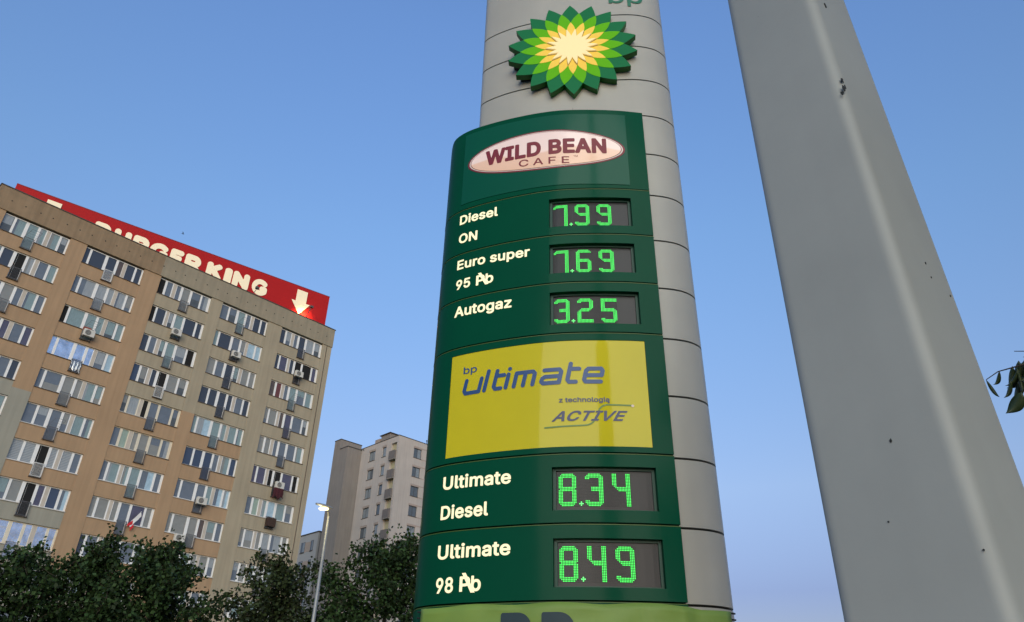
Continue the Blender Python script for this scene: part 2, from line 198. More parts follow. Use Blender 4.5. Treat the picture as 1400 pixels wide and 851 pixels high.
def text2d(body, offset=0., shear=0., space=1.):
    cu = bpy.data.curves.new('t', 'FONT'); cu.body = body; cu.size = 1; cu.offset = offset; cu.shear = shear
    cu.space_character = space; cu.resolution_u = 4; cu.fill_mode = 'BOTH'
    o = bpy.data.objects.new('t', cu); C.objects.link(o)
    bpy.context.view_layer.update()
    ev = o.evaluated_get(bpy.context.evaluated_depsgraph_get()); me = ev.to_mesh()
    vs = [(v.co.x, v.co.y) for v in me.vertices]; fs = [tuple(p.vertices) for p in me.polygons]
    ev.to_mesh_clear(); bpy.data.objects.remove(o); bpy.data.curves.remove(cu)
    return vs, fs
import json
GLYPHS = json.loads('''{"D":[0.502,[[219,0,96,0,96,57,215,57,244,58,272,63,296,70,318,81,337,94,354,110,368,128,379,149,388,172,394,198,398,226,399,255,398,285,394,312,388,337,379,361,368,381,354,399,338,415,320,428,299,438,275,446,249,450,221,452,93,452,93,509,225,509,261,507,294,501,325,492,353,478,377,461,399,441,418,418,433,391,446,361,455,329,460,293,462,255,460,217,455,181,446,149,433,119,417,92,398,68,376,48,351,31,322,17,291,8,256,2],[125,509,125,0,60,0,60,509]]],"i":[0.167,[[53,0,53,379,114,379,114,0],[84,443,75,444,67,446,60,449,54,455,48,461,44,468,42,475,41,483,42,491,44,499,48,506,54,512,60,517,67,521,75,523,84,524,92,523,100,521,107,517,114,512,119,506,123,499,126,491,126,483,126,475,123,468,119,461,114,455,107,449,100,446,92,444]]],"e":[0.404,[[212,-8,185,-7,161,-2,138,6,117,16,98,30,82,46,68,64,56,85,46,108,40,132,35,159,34,187,35,215,39,242,46,267,55,290,67,311,81,329,97,346,115,359,135,370,157,378,180,383,205,384,221,384,236,382,251,379,266,374,280,368,294,361,307,351,319,341,331,329,341,315,350,299,357,282,363,263,368,242,370,219,371,194,371,169,75,169,75,221,338,221,310,202,309,220,307,237,303,254,298,269,291,282,283,294,273,305,263,314,250,321,237,326,222,329,205,330,189,329,173,326,159,321,146,313,135,304,125,294,116,282,109,270,103,256,99,241,97,226,96,211,96,178,97,157,100,139,104,122,110,106,118,92,128,80,139,70,151,61,165,55,179,50,195,47,212,46,224,47,234,48,244,50,254,53,263,56,271,61,278,66,285,73,292,80,297,88,302,96,306,105,365,91,360,77,353,63,345,51,335,39,324,29,311,19,298,11,283,4,266,-1,249,-5,231,-7]]],"s":[0.365,[[182,-8,163,-7,145,-5,128,-2,112,3,98,10,84,18,72,27,62,38,53,50,45,63,40,78,36,94,94,107,99,92,105,79,114,69,124,60,136,54,150,49,165,46,181,45,200,46,217,50,232,55,244,62,255,71,262,81,267,91,268,103,267,112,265,121,260,129,254,136,246,142,237,147,225,151,212,155,149,170,125,177,104,186,87,196,72,208,61,222,53,237,48,255,47,274,48,290,51,305,57,319,65,332,75,343,87,354,100,363,115,370,131,377,149,381,167,384,187,384,206,384,223,381,239,378,254,372,267,366,279,358,290,349,299,339,307,328,314,316,319,303,324,290,268,277,264,288,258,298,251,307,243,316,232,323,219,328,205,331,187,333,171,332,156,329,143,324,131,317,121,308,114,299,110,289,109,277,110,267,112,258,117,250,124,243,133,237,144,232,157,227,172,223,229,209,254,202,275,194,292,183,306,171,317,158,325,142,330,125,331,107,330,90,326,75,321,61,312,47,302,35,290,24,276,15,260,6,242,0,223,-5,203,-7]]],"l":[0.189,[[139,-2,119,-1,101,3,86,10,74,20,65,33,58,47,54,65,53,84,53,509,114,509,114,99,114,87,115,77,117,68,120,62,124,58,130,54,137,53,146,52,160,53,170,54,181,3,162,-1,156,-2,151,-2,145,-2]]],"u":[0.41,[[182,-5,164,-4,146,-1,130,4,115,11,101,20,89,31,78,44,69,59,62,76,57,95,54,116,53,139,53,379,114,379,114,144,115,123,119,105,127,89,137,75,150,64,164,56,181,52,200,50,213,51,226,53,238,57,249,62,259,69,268,77,276,86,283,97,289,109,293,122,295,137,296,153,296,379,357,379,357,0,298,0,298,92,307,92,297,67,286,47,272,30,257,17,240,7,222,0,203,-4]]],"r":[0.259,[[53,0,53,379,112,379,112,321,115,321,122,335,130,347,140,358,152,367,166,375,181,380,196,384,213,385,229,384,243,384,243,322,230,324,224,325,219,325,213,326,207,326,194,325,182,323,170,319,159,315,149,309,140,301,132,293,126,284,121,273,117,262,114,250,114,237,114,0]]]," ":[0.188,[]],"O":[0.533,[[267,-7,235,-5,205,1,177,11,150,25,126,42,105,63,86,88,70,115,57,146,48,179,42,215,40,254,42,293,48,329,57,362,70,393,86,421,105,445,126,466,150,484,177,498,205,508,235,514,267,516,299,514,329,508,357,498,384,484,408,466,429,445,448,421,464,393,477,362,486,329,491,293,493,254,491,215,486,179,477,146,464,115,448,88,429,63,408,42,384,25,357,11,329,1,299,-5],[267,53,289,54,310,59,330,66,349,76,367,89,383,105,396,123,408,144,418,168,425,194,429,223,430,254,429,286,425,314,418,341,408,365,396,386,383,404,367,420,349,433,330,443,310,450,289,454,267,456,245,454,223,450,203,443,184,433,167,420,151,404,137,385,125,364,116,340,109,314,105,285,103,254,105,223,109,194,116,168,125,144,137,123,151,105,167,89,184,76,203,66,223,59,245,54]]],"N":[0.523,[[60,0,60,509,136,509,343,183,347,176,352,169,357,160,363,151,369,141,375,130,381,119,388,107,394,94,401,82,407,68,414,55,405,54,403,68,402,81,401,95,401,108,400,121,400,134,399,146,399,157,399,195,399,509,463,509,463,0,387,0,202,290,177,331,171,342,164,354,156,367,148,381,108,452,119,454,122,384,124,328,125,291,125,0]]],"p":[0.424,[[53,-143,53,379,112,379,112,319,118,319,122,325,126,331,131,338,137,346,144,353,152,360,161,367,171,373,183,378,197,381,212,384,229,384,252,383,274,378,294,371,313,361,330,347,345,332,359,313,370,293,379,270,385,245,389,218,390,189,389,160,385,133,379,108,370,84,359,64,346,45,330,29,313,16,294,5,274,-2,252,-7,229,-8,213,-7,198,-5,184,-1,173,4,162,10,153,17,145,24,138,31,132,39,127,46,122,53,118,59,114,59,114,-143],[220,47,237,48,253,51,267,57,279,66,291,76,301,88,309,101,316,117,321,133,325,151,327,170,328,189,327,209,325,227,321,245,316,261,309,276,301,290,291,301,280,311,267,319,253,325,237,329,220,330,203,329,188,325,174,320,161,312,150,302,140,291,132,278,125,263,120,247,116,229,113,210,113,189,113,169,116,150,120,132,125,115,132,100,140,86,150,75,162,65,174,57,188,51,204,48]]],"o":[0.415,[[207,-8,182,-7,159,-2,137,6,117,16,98,30,82,46,68,64,56,85,46,108,40,133,36,159,34,187,36,216,40,243,46,268,56,291,68,312,82,330,98,346,117,360,137,371,159,378,182,383,207,384,233,383,256,378,278,371,299,360,317,346,333,330,347,312,359,291,369,268,376,243,380,216,381,187,380,159,376,133,369,108,359,85,347,64,333,46,317,30,299,16,278,6,256,-2,233,-7],[207,46,226,48,242,51,257,57,270,66,282,76,292,89,300,102,307,117,312,134,316,151,318,169,319,187,318,206,316,224,312,242,307,258,300,274,292,287,282,300,270,310,257,319,242,325,226,329,207,330,189,329,173,325,158,319,145,310,134,300,124,287,115,274,108,258,103,242,99,224,97,206,96,187,97,169,99,151,103,134,108,117,115,102,124,89,134,76,145,66,158,57,173,51,189,48]]],"t":[0.227,[[204,379,204,327,6,327,6,379],[65,471,126,471,126,98,127,86,128,76,132,68,136,61,142,56,150,53,159,51,170,50,185,51,202,54,213,2,208,0,203,-1,198,-2,192,-3,186,-3,180,-4,174,-4,168,-4,145,-3,125,2,107,10,92,21,80,35,72,52,67,71,65,93]]],"g":[0.425,[[207,-151,187,-150,168,-148,150,-144,134,-140,119,-134,105,-127,93,-119,82,-110,73,-101,64,-91,57,-80,51,-69,101,-41,106,-47,110,-53,116,-59,122,-66,128,-72,136,-78,145,-83,154,-88,165,-92,178,-95,192,-97,207,-97,229,-96,249,-92,267,-85,282,-75,295,-62,304,-47,310,-28,311,-6,311,68,306,68,302,62,298,56,293,49,287,41,280,34,272,28,263,21,252,16,241,11,227,8,212,5,195,5,173,6,152,10,132,17,113,27,95,39,80,53,67,71,55,90,46,112,39,136,35,163,34,191,35,220,39,246,46,271,55,293,66,314,80,332,95,347,112,361,131,371,152,378,173,383,196,384,213,384,228,382,242,378,253,373,264,367,273,360,281,353,288,346,294,338,299,331,304,325,308,319,313,319,313,379,372,379,372,-9,371,-32,367,-54,360,-73,350,-90,338,-104,324,-117,308,-127,291,-136,271,-142,251,-147,229,-150],[205,59,222,60,237,63,251,68,264,75,275,84,285,95,293,107,300,121,305,137,309,154,312,172,312,193,312,212,309,231,305,248,300,264,293,278,285,291,275,303,264,312,251,320,237,325,222,329,205,330,188,329,172,325,158,320,145,312,134,302,124,290,115,277,109,262,103,246,99,229,97,212,96,193,97,173,99,155,103,138,109,123,116,108,124,96,134,85,145,76,158,68,172,63,188,60]]],"a":[0.389,[[160,-9,142,-8,126,-5,110,-1,94,5,80,12,68,22,57,32,48,45,40,58,35,73,31,90,30,108,31,123,34,138,38,150,43,161,50,171,58,179,67,187,78,193,89,199,100,203,112,207,125,211,138,213,152,216,165,218,178,220,234,227,244,228,252,230,259,232,265,235,270,238,273,243,275,248,276,255,276,257,275,268,273,279,271,288,267,297,262,304,256,311,248,317,240,322,230,326,220,329,208,330,196,331,183,330,171,329,159,326,149,322,140,318,132,313,124,307,118,301,112,294,107,288,103,281,100,274,41,291,48,308,57,322,67,335,79,346,91,355,104,364,118,370,133,375,148,379,163,382,179,384,194,384,204,384,215,383,227,382,239,379,251,376,263,372,275,367,286,360,296,353,306,343,315,333,322,320,329,306,333,290,336,272,337,251,337,0,277,0,277,52,272,52,269,45,264,38,258,32,252,25,244,18,236,12,226,6,215,1,203,-3,190,-6,176,-8],[170,45,187,46,202,49,216,53,228,59,239,66,248,74,257,83,263,93,269,104,272,115,275,126,276,138,276,190,273,188,270,186,265,184,259,182,253,180,246,179,239,177,231,176,200,171,175,168,165,166,154,164,144,162,134,159,125,155,117,150,110,145,103,139,98,132,95,124,93,115,92,105,92,95,94,87,98,79,102,72,107,66,114,61,121,56,130,52,139,49,149,47,159,46]]],"z":[0.38,[[42,0,42,46,254,320,254,323,48,323,48,379,333,379,333,331,126,60,126,56,339,56,339,0]]],"E":[0.419,[[60,0,60,509,372,509,372,452,125,452,125,286,355,286,355,229,125,229,125,57,375,57,375,0]]],"A":[0.48,[[16,0,201,509,276,509,463,0,395,0,287,302,282,317,276,334,270,352,264,372,257,394,250,420,241,447,232,478,245,478,236,447,228,419,220,393,213,371,206,351,201,333,195,317,191,302,85,0],[110,142,110,199,370,199,370,142]]],"U":[0.517,[[259,-8,230,-7,203,-2,177,5,154,15,133,28,114,43,98,60,85,80,74,101,66,124,62,148,60,173,60,509,124,509,124,178,125,160,128,144,133,128,141,113,150,99,160,87,173,77,187,68,203,61,220,56,239,53,259,52,279,53,298,56,315,61,331,68,345,77,357,87,368,99,377,113,384,128,389,144,392,160,393,178,393,509,457,509,457,173,456,148,451,124,443,101,433,80,419,60,403,43,384,28,363,15,340,5,315,-2,288,-7]]],"m":[0.61,[[53,0,53,379,112,379,112,295,108,295,112,310,118,323,125,335,132,346,141,355,151,363,161,370,172,376,183,380,195,384,207,386,219,386,239,385,257,380,273,372,287,361,299,347,309,331,316,314,321,295,312,295,317,308,322,321,329,332,337,343,347,353,357,361,368,369,381,375,394,380,407,383,422,385,437,386,453,385,468,383,483,378,497,372,510,364,522,354,532,342,541,328,548,313,553,296,556,276,557,255,557,0,496,0,496,254,494,273,490,289,483,302,473,313,460,321,447,326,433,329,419,330,406,330,395,328,384,324,374,320,365,314,358,307,351,299,345,290,341,280,338,270,336,259,335,247,335,0,274,0,274,260,273,275,269,288,262,301,253,311,242,320,229,326,215,329,199,330,188,330,178,328,168,325,158,320,148,314,140,307,132,299,126,289,121,278,117,266,114,253,114,238,114,0]]],"9":[0.453,[[226,516,249,514,271,510,291,503,310,494,328,482,343,468,356,452,368,434,377,414,384,393,388,371,389,347,388,328,385,309,380,290,373,270,363,248,350,224,334,197,315,168,200,0,130,0,301,248,307,248,303,240,299,234,294,227,287,221,281,215,273,210,265,206,257,202,248,199,238,196,228,195,218,195,195,196,175,199,155,206,137,214,121,225,106,237,94,252,83,269,74,287,68,307,65,329,64,352,65,375,69,397,75,417,85,436,96,454,110,469,125,483,143,494,162,504,182,510,203,514],[226,460,212,459,199,457,186,452,174,446,163,438,154,429,145,419,138,407,133,395,129,381,126,367,125,352,126,336,129,322,133,308,138,295,145,284,154,274,163,265,174,257,186,251,199,247,212,244,226,243,240,244,254,247,267,251,279,257,289,265,299,273,307,284,314,295,320,308,324,321,327,335,327,350,327,366,324,381,320,394,314,407,307,419,299,429,290,438,279,446,267,452,254,457,241,459]]],"P":[0.445,[[60,0,60,509,235,509,263,507,289,503,312,497,332,487,350,476,366,462,379,447,390,430,398,411,404,391,407,370,409,348,407,325,404,304,398,284,390,265,379,248,366,233,350,219,332,207,312,198,289,191,263,187,235,186,109,186,109,242,233,242,252,243,269,246,284,250,297,256,308,264,318,272,327,282,333,294,338,306,342,319,344,333,344,348,344,362,342,376,338,389,333,402,326,413,318,423,308,431,297,439,284,444,268,449,251,451,232,452,125,452,125,0]]],"5":[0.453,[[221,-7,199,-6,178,-2,159,3,140,11,123,21,108,32,94,45,83,60,73,76,66,93,62,111,60,130,122,130,124,119,127,108,132,98,138,89,145,80,154,73,163,66,173,60,184,56,196,52,208,50,221,50,236,51,250,53,264,58,276,64,288,72,298,82,307,92,314,104,320,117,324,131,327,146,328,162,327,178,324,193,320,208,314,221,306,233,297,244,286,254,275,262,262,269,248,273,233,276,218,277,205,276,192,275,180,272,167,268,156,264,145,258,136,252,128,246,67,253,96,509,366,509,366,452,151,452,134,301,136,301,145,308,155,315,166,320,178,325,190,329,203,331,216,333,229,334,247,333,263,330,279,326,294,321,308,314,321,306,334,296,345,285,355,273,364,260,372,246,379,231,384,215,388,199,390,181,391,163,390,139,385,117,379,95,369,76,357,57,343,41,327,27,309,15,289,6,268,-1,245,-5]]],"8":[0.453,[[226,-7,201,-6,178,-2,156,3,136,11,117,21,101,33,86,47,74,62,64,78,57,96,53,115,52,135,53,151,55,166,59,181,65,195,72,208,81,220,90,231,101,241,113,249,125,256,139,261,153,265,153,267,135,273,119,282,105,293,93,308,83,324,76,342,72,360,70,380,72,399,75,417,82,434,90,450,101,464,114,477,129,488,146,498,164,506,184,511,204,514,226,516,248,514,269,511,288,506,306,498,323,488,337,477,350,464,361,450,370,434,377,417,380,399,382,380,380,361,376,342,369,324,359,308,347,293,333,282,318,273,300,267,300,265,314,261,327,256,339,249,351,241,362,231,372,220,380,208,387,195,393,181,397,166,400,151,401,135,399,115,395,96,388,78,378,62,366,47,352,33,335,21,317,11,296,3,275,-2,251,-6],[226,49,243,50,258,52,272,55,285,60,296,66,307,74,315,82,323,91,329,102,333,113,336,126,337,139,336,152,333,165,329,177,322,189,314,199,305,208,295,216,283,223,270,228,256,232,242,234,226,235,211,234,196,232,182,228,169,223,157,216,147,208,138,199,130,189,123,177,119,165,116,152,115,139,116,126,119,113,123,102,129,91,136,82,145,74,156,66,167,60,180,55,195,52,210,50],[226,290,239,290,252,292,263,296,274,300,284,306,293,313,300,321,307,330,312,341,316,351,318,363,319,376,318,388,316,399,313,410,308,420,301,429,294,437,285,444,275,449,264,454,252,457,240,459,226,460,213,459,200,457,188,454,177,449,167,444,159,437,151,429,145,420,139,410,136,399,134,388,133,376,134,363,136,351,139,341,145,330,151,321,159,313,168,306,178,300,189,296,201,292,213,290]]],"b":[0.424,[[229,-8,213,-7,198,-5,184,-1,172,4,162,10,153,17,145,24,138,31,132,39,127,46,122,53,118,59,112,59,112,0,53,0,53,509,114,509,114,319,118,319,122,325,127,331,132,338,137,346,144,353,152,360,161,367,171,373,183,378,197,381,212,384,229,384,252,383,274,378,294,371,313,361,330,347,345,332,359,313,370,293,379,270,385,245,389,218,390,189,389,160,385,133,379,108,370,84,359,64,346,45,330,29,313,16,294,5,274,-2,252,-7],[220,47,237,48,253,51,267,57,279,66,291,76,301,88,309,101,316,117,321,133,325,151,327,170,328,189,327,209,325,227,321,245,316,261,309,276,301,290,291,301,280,311,267,319,253,325,237,329,220,330,203,329,188,325,174,320,161,312,150,302,140,291,132,278,125,263,120,247,116,229,113,210,113,189,113,169,116,150,120,132,125,115,132,100,140,86,150,75,162,65,174,57,188,51,204,48]]],"c":[0.396,[[207,-8,182,-7,159,-2,137,6,117,16,98,30,82,46,68,64,56,85,46,108,40,133,36,159,34,187,36,216,40,243,46,268,56,291,68,312,82,330,98,346,117,360,137,371,159,378,182,383,207,384,221,384,234,383,247,380,260,377,272,373,284,368,295,362,305,356,315,349,324,341,332,332,340,322,347,312,353,301,358,289,362,277,303,262,301,269,298,276,294,283,290,289,286,295,281,301,276,306,270,311,264,315,257,319,250,322,242,325,234,327,226,329,217,329,207,330,189,329,173,325,158,319,145,310,134,300,124,287,115,274,108,258,103,242,99,224,97,206,96,187,97,169,99,151,103,134,108,117,115,102,124,89,134,76,145,66,158,57,173,51,189,48,207,46,217,47,226,48,234,49,243,52,250,54,258,58,264,62,271,66,277,71,282,76,287,82,292,89,296,95,299,102,302,110,304,117,363,102,359,90,354,78,348,67,341,56,334,46,325,37,316,29,306,21,296,15,285,9,273,4,261,-1,248,-4,235,-6,221,-8]]],"h":[0.41,[[114,227,114,0,53,0,53,509,114,509,114,287,102,287,112,312,124,332,137,349,152,362,169,372,187,379,207,383,227,384,246,383,264,380,280,376,295,369,309,360,321,349,332,336,341,321,348,304,353,285,356,264,357,240,357,0,296,0,296,235,295,256,290,275,283,291,273,304,260,315,246,323,229,328,210,329,197,328,184,326,172,322,161,317,150,311,141,303,133,293,126,283,121,271,117,257,114,243]]],"n":[0.41,[[114,227,114,0,53,0,53,379,112,379,112,287,102,287,112,312,124,332,137,349,152,362,169,372,187,379,207,383,227,384,246,383,264,380,280,376,295,369,309,360,321,349,332,336,341,321,348,304,353,285,356,264,357,240,357,0,296,0,296,235,295,256,290,275,283,291,273,304,260,315,246,323,229,328,210,329,197,328,184,326,172,322,161,317,150,311,141,303,133,293,126,283,121,271,117,257,114,243]]],"ą":[0.389,[[160,-9,142,-8,126,-5,110,-1,94,5,80,12,68,22,57,32,48,45,40,58,35,73,31,90,30,108,31,123,34,138,38,150,43,161,50,171,58,179,67,187,78,193,89,199,100,203,112,207,125,211,138,213,152,216,165,218,178,220,234,227,244,228,252,230,259,232,265,235,270,238,273,243,275,248,276,255,276,257,275,268,273,279,271,288,267,297,262,304,256,311,248,317,240,322,230,326,220,329,208,330,196,331,183,330,171,329,159,326,149,322,140,318,132,313,124,307,118,301,112,294,107,288,103,281,100,274,41,291,48,308,57,322,67,335,79,346,91,355,104,364,118,370,133,375,148,379,163,382,179,384,194,384,204,384,215,383,227,382,239,379,251,376,263,372,275,367,286,360,296,353,306,343,315,333,322,320,329,306,333,290,336,272,337,251,337,0,277,0,277,52,272,52,269,45,264,38,258,32,252,25,244,18,236,12,226,6,215,1,203,-3,190,-6,176,-8],[170,45,187,46,202,49,216,53,228,59,239,66,248,74,257,83,263,93,269,104,272,115,275,126,276,138,276,190,273,188,270,186,265,184,259,182,253,180,246,179,239,177,231,176,200,171,175,168,165,166,154,164,144,162,134,159,125,155,117,150,110,145,103,139,98,132,95,124,93,115,92,105,92,95,94,87,98,79,102,72,107,66,114,61,121,56,130,52,139,49,149,47,159,46],[297,-145,282,-144,267,-141,254,-136,242,-128,231,-119,224,-108,220,-94,219,-79,219,-67,222,-56,227,-45,234,-34,242,-24,252,-14,263,-4,276,5,337,0,325,-9,315,-17,305,-25,297,-32,289,-40,284,-48,281,-58,280,-68,280,-73,282,-78,284,-83,287,-87,291,-90,296,-92,302,-93,308,-94,313,-94,317,-93,322,-92,326,-91,339,-86,357,-130,351,-133,345,-135,339,-138,332,-140,324,-142,316,-144,307,-145]]],"C":[0.51,[[267,-7,235,-5,205,1,177,11,150,25,126,42,104,63,86,88,70,115,57,146,48,179,42,215,40,254,42,293,48,329,57,362,70,393,86,421,104,445,126,466,150,484,177,498,205,508,235,514,267,516,286,515,305,513,323,509,340,504,357,498,373,490,388,481,402,471,415,460,427,447,438,433,448,418,456,402,463,385,469,367,473,348,408,348,405,361,401,373,395,384,389,395,382,404,375,413,366,421,357,428,348,435,337,440,327,445,315,449,304,452,292,454,280,455,267,456,245,454,223,450,203,443,184,432,166,419,150,403,137,385,125,364,116,340,109,314,105,285,103,254,105,223,109,194,116,168,125,145,137,123,151,105,166,89,184,76,203,66,223,59,245,54,267,53,280,53,292,55,304,57,315,60,327,64,337,69,348,74,357,81,366,88,375,96,382,105,389,114,395,125,401,136,405,148,408,160,473,160,469,142,463,124,457,107,448,91,438,76,428,62,416,49,402,38,388,28,373,19,357,11,341,5,323,0,305,-4,286,-6]]],"T":[0.449,[[32,452,32,509,417,509,417,452,257,452,257,0,193,0,193,452]]],"I":[0.3,[[31,0,31,57,118,57,118,452,31,452,31,509,269,509,269,452,183,452,183,57,269,57,269,0]]],"V":[0.48,[[204,0,16,509,84,509,192,206,197,192,203,176,209,158,215,137,222,115,230,89,239,61,248,31,235,31,244,62,252,90,260,115,267,138,274,158,279,176,285,192,290,206,395,509,463,509,278,0]]],"W":[0.686,[[155,0,16,509,82,509,163,196,166,183,170,171,173,158,175,145,187,94,189,80,192,67,195,53,197,40,189,40,192,53,194,67,197,80,200,94,203,107,205,120,208,133,211,145,224,196,306,509,380,509,462,196,465,183,468,171,471,158,474,145,486,94,489,80,492,67,494,53,497,40,488,40,491,53,493,67,496,80,499,94,502,107,504,120,507,133,510,145,523,196,603,509,670,509,530,0,455,0,368,323,363,339,359,356,355,373,351,391,347,410,344,431,340,452,336,475,350,475,346,453,342,433,339,413,335,395,331,377,327,359,323,341,318,323,230,0]]],"L":[0.393,[[60,0,60,509,125,509,125,57,361,57,361,0]]],"B":[0.456,[[60,0,60,509,241,509,266,508,289,504,310,499,329,491,345,481,359,469,371,456,381,442,388,426,394,410,397,392,398,374,397,358,395,344,392,331,387,320,380,310,373,301,365,293,356,286,347,280,336,275,326,270,315,267,315,262,327,261,339,257,351,252,363,245,374,237,385,227,394,216,402,203,409,189,414,173,417,155,418,136,417,117,413,100,408,83,400,67,390,52,377,39,362,28,344,18,324,10,301,4,275,1,247,0],[125,57,245,57,272,58,296,63,315,70,330,80,341,92,349,105,354,120,355,137,355,149,352,161,348,173,342,184,335,194,327,203,317,211,306,218,293,224,279,228,264,230,248,231,125,231],[125,285,238,285,252,286,265,288,277,291,288,296,299,302,308,309,316,317,323,326,329,337,333,348,335,359,336,372,334,388,330,403,323,417,313,429,299,439,283,446,263,450,240,452,125,452]]],"F":[0.41,[[60,0,60,509,369,509,369,452,125,452,125,278,346,278,346,221,125,221,125,0]]],"M":[0.628,[[60,0,60,509,152,509,277,187,287,159,299,123,311,84,322,49,307,49,318,83,330,121,342,158,352,187,476,509,568,509,568,0,504,0,504,291,504,327,505,369,506,413,507,457,513,457,509,445,505,433,502,421,498,409,482,363,467,322,456,291,342,0,286,0,170,291,159,321,145,361,129,408,112,457,119,457,120,416,121,372,122,328,122,291,122,0]]]}''')     # letter outlines: advance, closed contours (1/1000 em)
BOLD = {'b': .023, 'k': .040, 'm': .010, 'r': -.006}
def march(D, X, Y):
    verts = []; vid = {}; faces = []; nx, ny = D.shape
    def V(key, p):
        if key not in vid: vid[key] = len(verts); verts.append(p)
        return vid[key]
    neg = D < 0
    cell = neg[:-1,:-1] | neg[1:,:-1] | neg[:-1,1:] | neg[1:,1:]
    for i, j in zip(*np.nonzero(cell)):
        c = [(i,j),(i+1,j),(i+1,j+1),(i,j+1)]; d = [D[q] for q in c]; poly = []
        for k in range(4):
            q, r_ = c[k], c[(k+1) % 4]; dq, dr = d[k], d[(k+1) % 4]
            if dq < 0: poly.append(V(q, (X[q], Y[q])))
            if (dq < 0) != (dr < 0):
                t = dq/(dq-dr); key = (min(q, r_), max(q, r_)); poly.append(V(key, (X[q]+t*(X[r_]-X[q]), Y[q]+t*(Y[r_]-Y[q]))))
        if len(poly) >= 3: faces.append(tuple(poly))
    return verts, faces
GC = {}
def glyph_mesh(ch, off):
    if (ch, off) in GC: return GC[(ch, off)]
    res = .0135; cs = [np.array(c, float).reshape(-1, 2)/1000 for c in GLYPHS[ch][1]]
    al = np.concatenate(cs); lo = al.min(0)-.09; hi = al.max(0)+.09
    X, Y = np.meshgrid(np.arange(lo[0], hi[0], res), np.arange(lo[1], hi[1], res), indexing='ij')
    D = np.full(X.shape, 1e9); Wn = np.zeros(X.shape)
    for c in cs:
        for p, q in zip(c, np.roll(c, -1, 0)):
            d = q-p; L = d@d
            if L < 1e-12: continue
            t = np.clip(((X-p[0])*d[0]+(Y-p[1])*d[1])/L, 0, 1); D = np.minimum(D, np.hypot(X-p[0]-t*d[0], Y-p[1]-t*d[1]))
            cr_ = d[0]*(Y-p[1])-d[1]*(X-p[0])
            Wn += ((p[1] <= Y) & (q[1] > Y) & (cr_ > 0)); Wn -= ((p[1] > Y) & (q[1] <= Y) & (cr_ < 0))
    GC[(ch, off)] = march(np.where(Wn != 0, -D, D)-off, X, Y); return GC[(ch, off)]
def glyph2d(body, style='b', track=0.):
    vs = []; fs = []; x = 0.
    for ch in body:
        a = GLYPHS[ch][0]
        if ch != ' ':
            v, f = glyph_mesh(ch, BOLD[style]); k = len(vs); vs += [(x+p[0], p[1]) for p in v]; fs += [tuple(i+k for i in q) for q in f]
        x += a+track
    return vs, fs
def fit2d(vs, x0, x1, y0=None, cap=None, y1=None):
    xs = [v[0] for v in vs]; ys = [v[1] for v in vs]; a, b = min(xs), max(xs)
    if y1 is not None: c, d = min(ys), max(ys); sy = (y1-y0)/(d-c)
    else: c = 0; sy = cap/.7
    return [(x0+(x-a)/(b-a)*(x1-x0), y0+(y-c)*sy) for x, y in vs]
def put2d(name, m, parent, vf, mapf, subdiv=None, solid=0):
    vs, fs = vf; mb = MB(); mb.add([mapf(x, y) for x, y in vs], fs)
    o = mb.build(name, m, parent)
    bm = bmesh.new(); bm.from_mesh(o.data); bmesh.ops.remove_doubles(bm, verts=bm.verts, dist=1e-6); bm.to_mesh(o.data); bm.free()
    if solid:
        s = o.modifiers.new('solid', 'SOLIDIFY'); s.thickness = solid; s.offset = -1
    return o


# ================================================================== GROUND
M_asph = mat('asphalt', (.05,.05,.052), .9, var=.25, scale=.8, bump=.3, bscale=60)
M_pave = mat('paving', (.10,.10,.095), .85, var=.2, scale=1.2, bump=.2, bscale=25)
M_grass = mat('grass', (.045,.075,.025), .95, var=.4, scale=2, bump=.6, bscale=30)
M_kerb = mat('kerb', (.3,.3,.29), .8, var=.2)
g = boxo('ground', M_grass, None, -900, 900, -900, 900, -.6, 0); tag(g, kind='structure')
rd = boxo('road', M_asph, None, -80, 80, 6.6, 14, -.3, .004); tag(rd, kind='structure')
fc = boxo('forecourt', M_pave, None, -20, 20, -14, 6.2, -.3, .1); tag(fc, kind='structure')
kb = MB().box(-80, 80, 6.35, 6.55, -.2, .13).box(-80, 80, 14.05, 14.25, -.2, .13).build('kerb', M_kerb); tag(kb, kind='structure')
pv = boxo('pavement', M_pave, None, -80, 80, 14.3, 16.8, -.3, .11); tag(pv, kind='structure')

# ================================================================== PRICE TOTEM
M_green = mat('green_panel', (.0,.064,.031), .5, coat=.10, coat_rough=.13, spec=.03, var=.08, scale=1.4, bump=.02, bscale=2.5)
M_green2 = mat('green_face', (.0,.080,.042), .4, coat=.18, coat_rough=.10, spec=.1, var=.05, scale=1.5)
M_dark = mat('joint_dark', (.008,.009,.008), .8)
M_lip = mat('lime_lip', (.05,.11,.012), .5)
M_body = mat('totem_cladding', (.365,.355,.31), .42, coat=.15, coat_rough=.3, var=.09, scale=1.2, streak=.06, bump=.02, bscale=3)
M_cream = mat('lit_cream_lettering', (.82,.78,.5), .5, emit=(1,.86,.5), es=.11)
M_maroon = mat('maroon_print', (.19,.010,.018), .5)
GP = catmull([(-.60,5.16),(-.585,5.06),(-.545,4.955),(-.44,4.855),(-.30,4.775),(-.12,4.695),(.05,4.632),(.2,4.585),(.38,4.545),(.6,4.525),(.85,4.52),(1.07,4.535)], 12)
GS = Surf(GP)
front = [(-.345,5.0),(-.32,4.93),(-.2,4.848),(-.02,4.765),(.2,4.70),(.5,4.645),(.8,4.61),(1.06,4.592),(1.24,4.62),(1.35,4.685),(1.397,4.76)]
full = front + [(1.06-x, 9.84-y) for x, y in front] + [front[0]]
BS = Surf(catmull(full, 10))
def body_u(x):      # arc length on the front of the body at plan position x
    k = len(BS.P)//2 - 10; return float(np.interp(x, BS.P[:k, 0], BS.S[:k]))
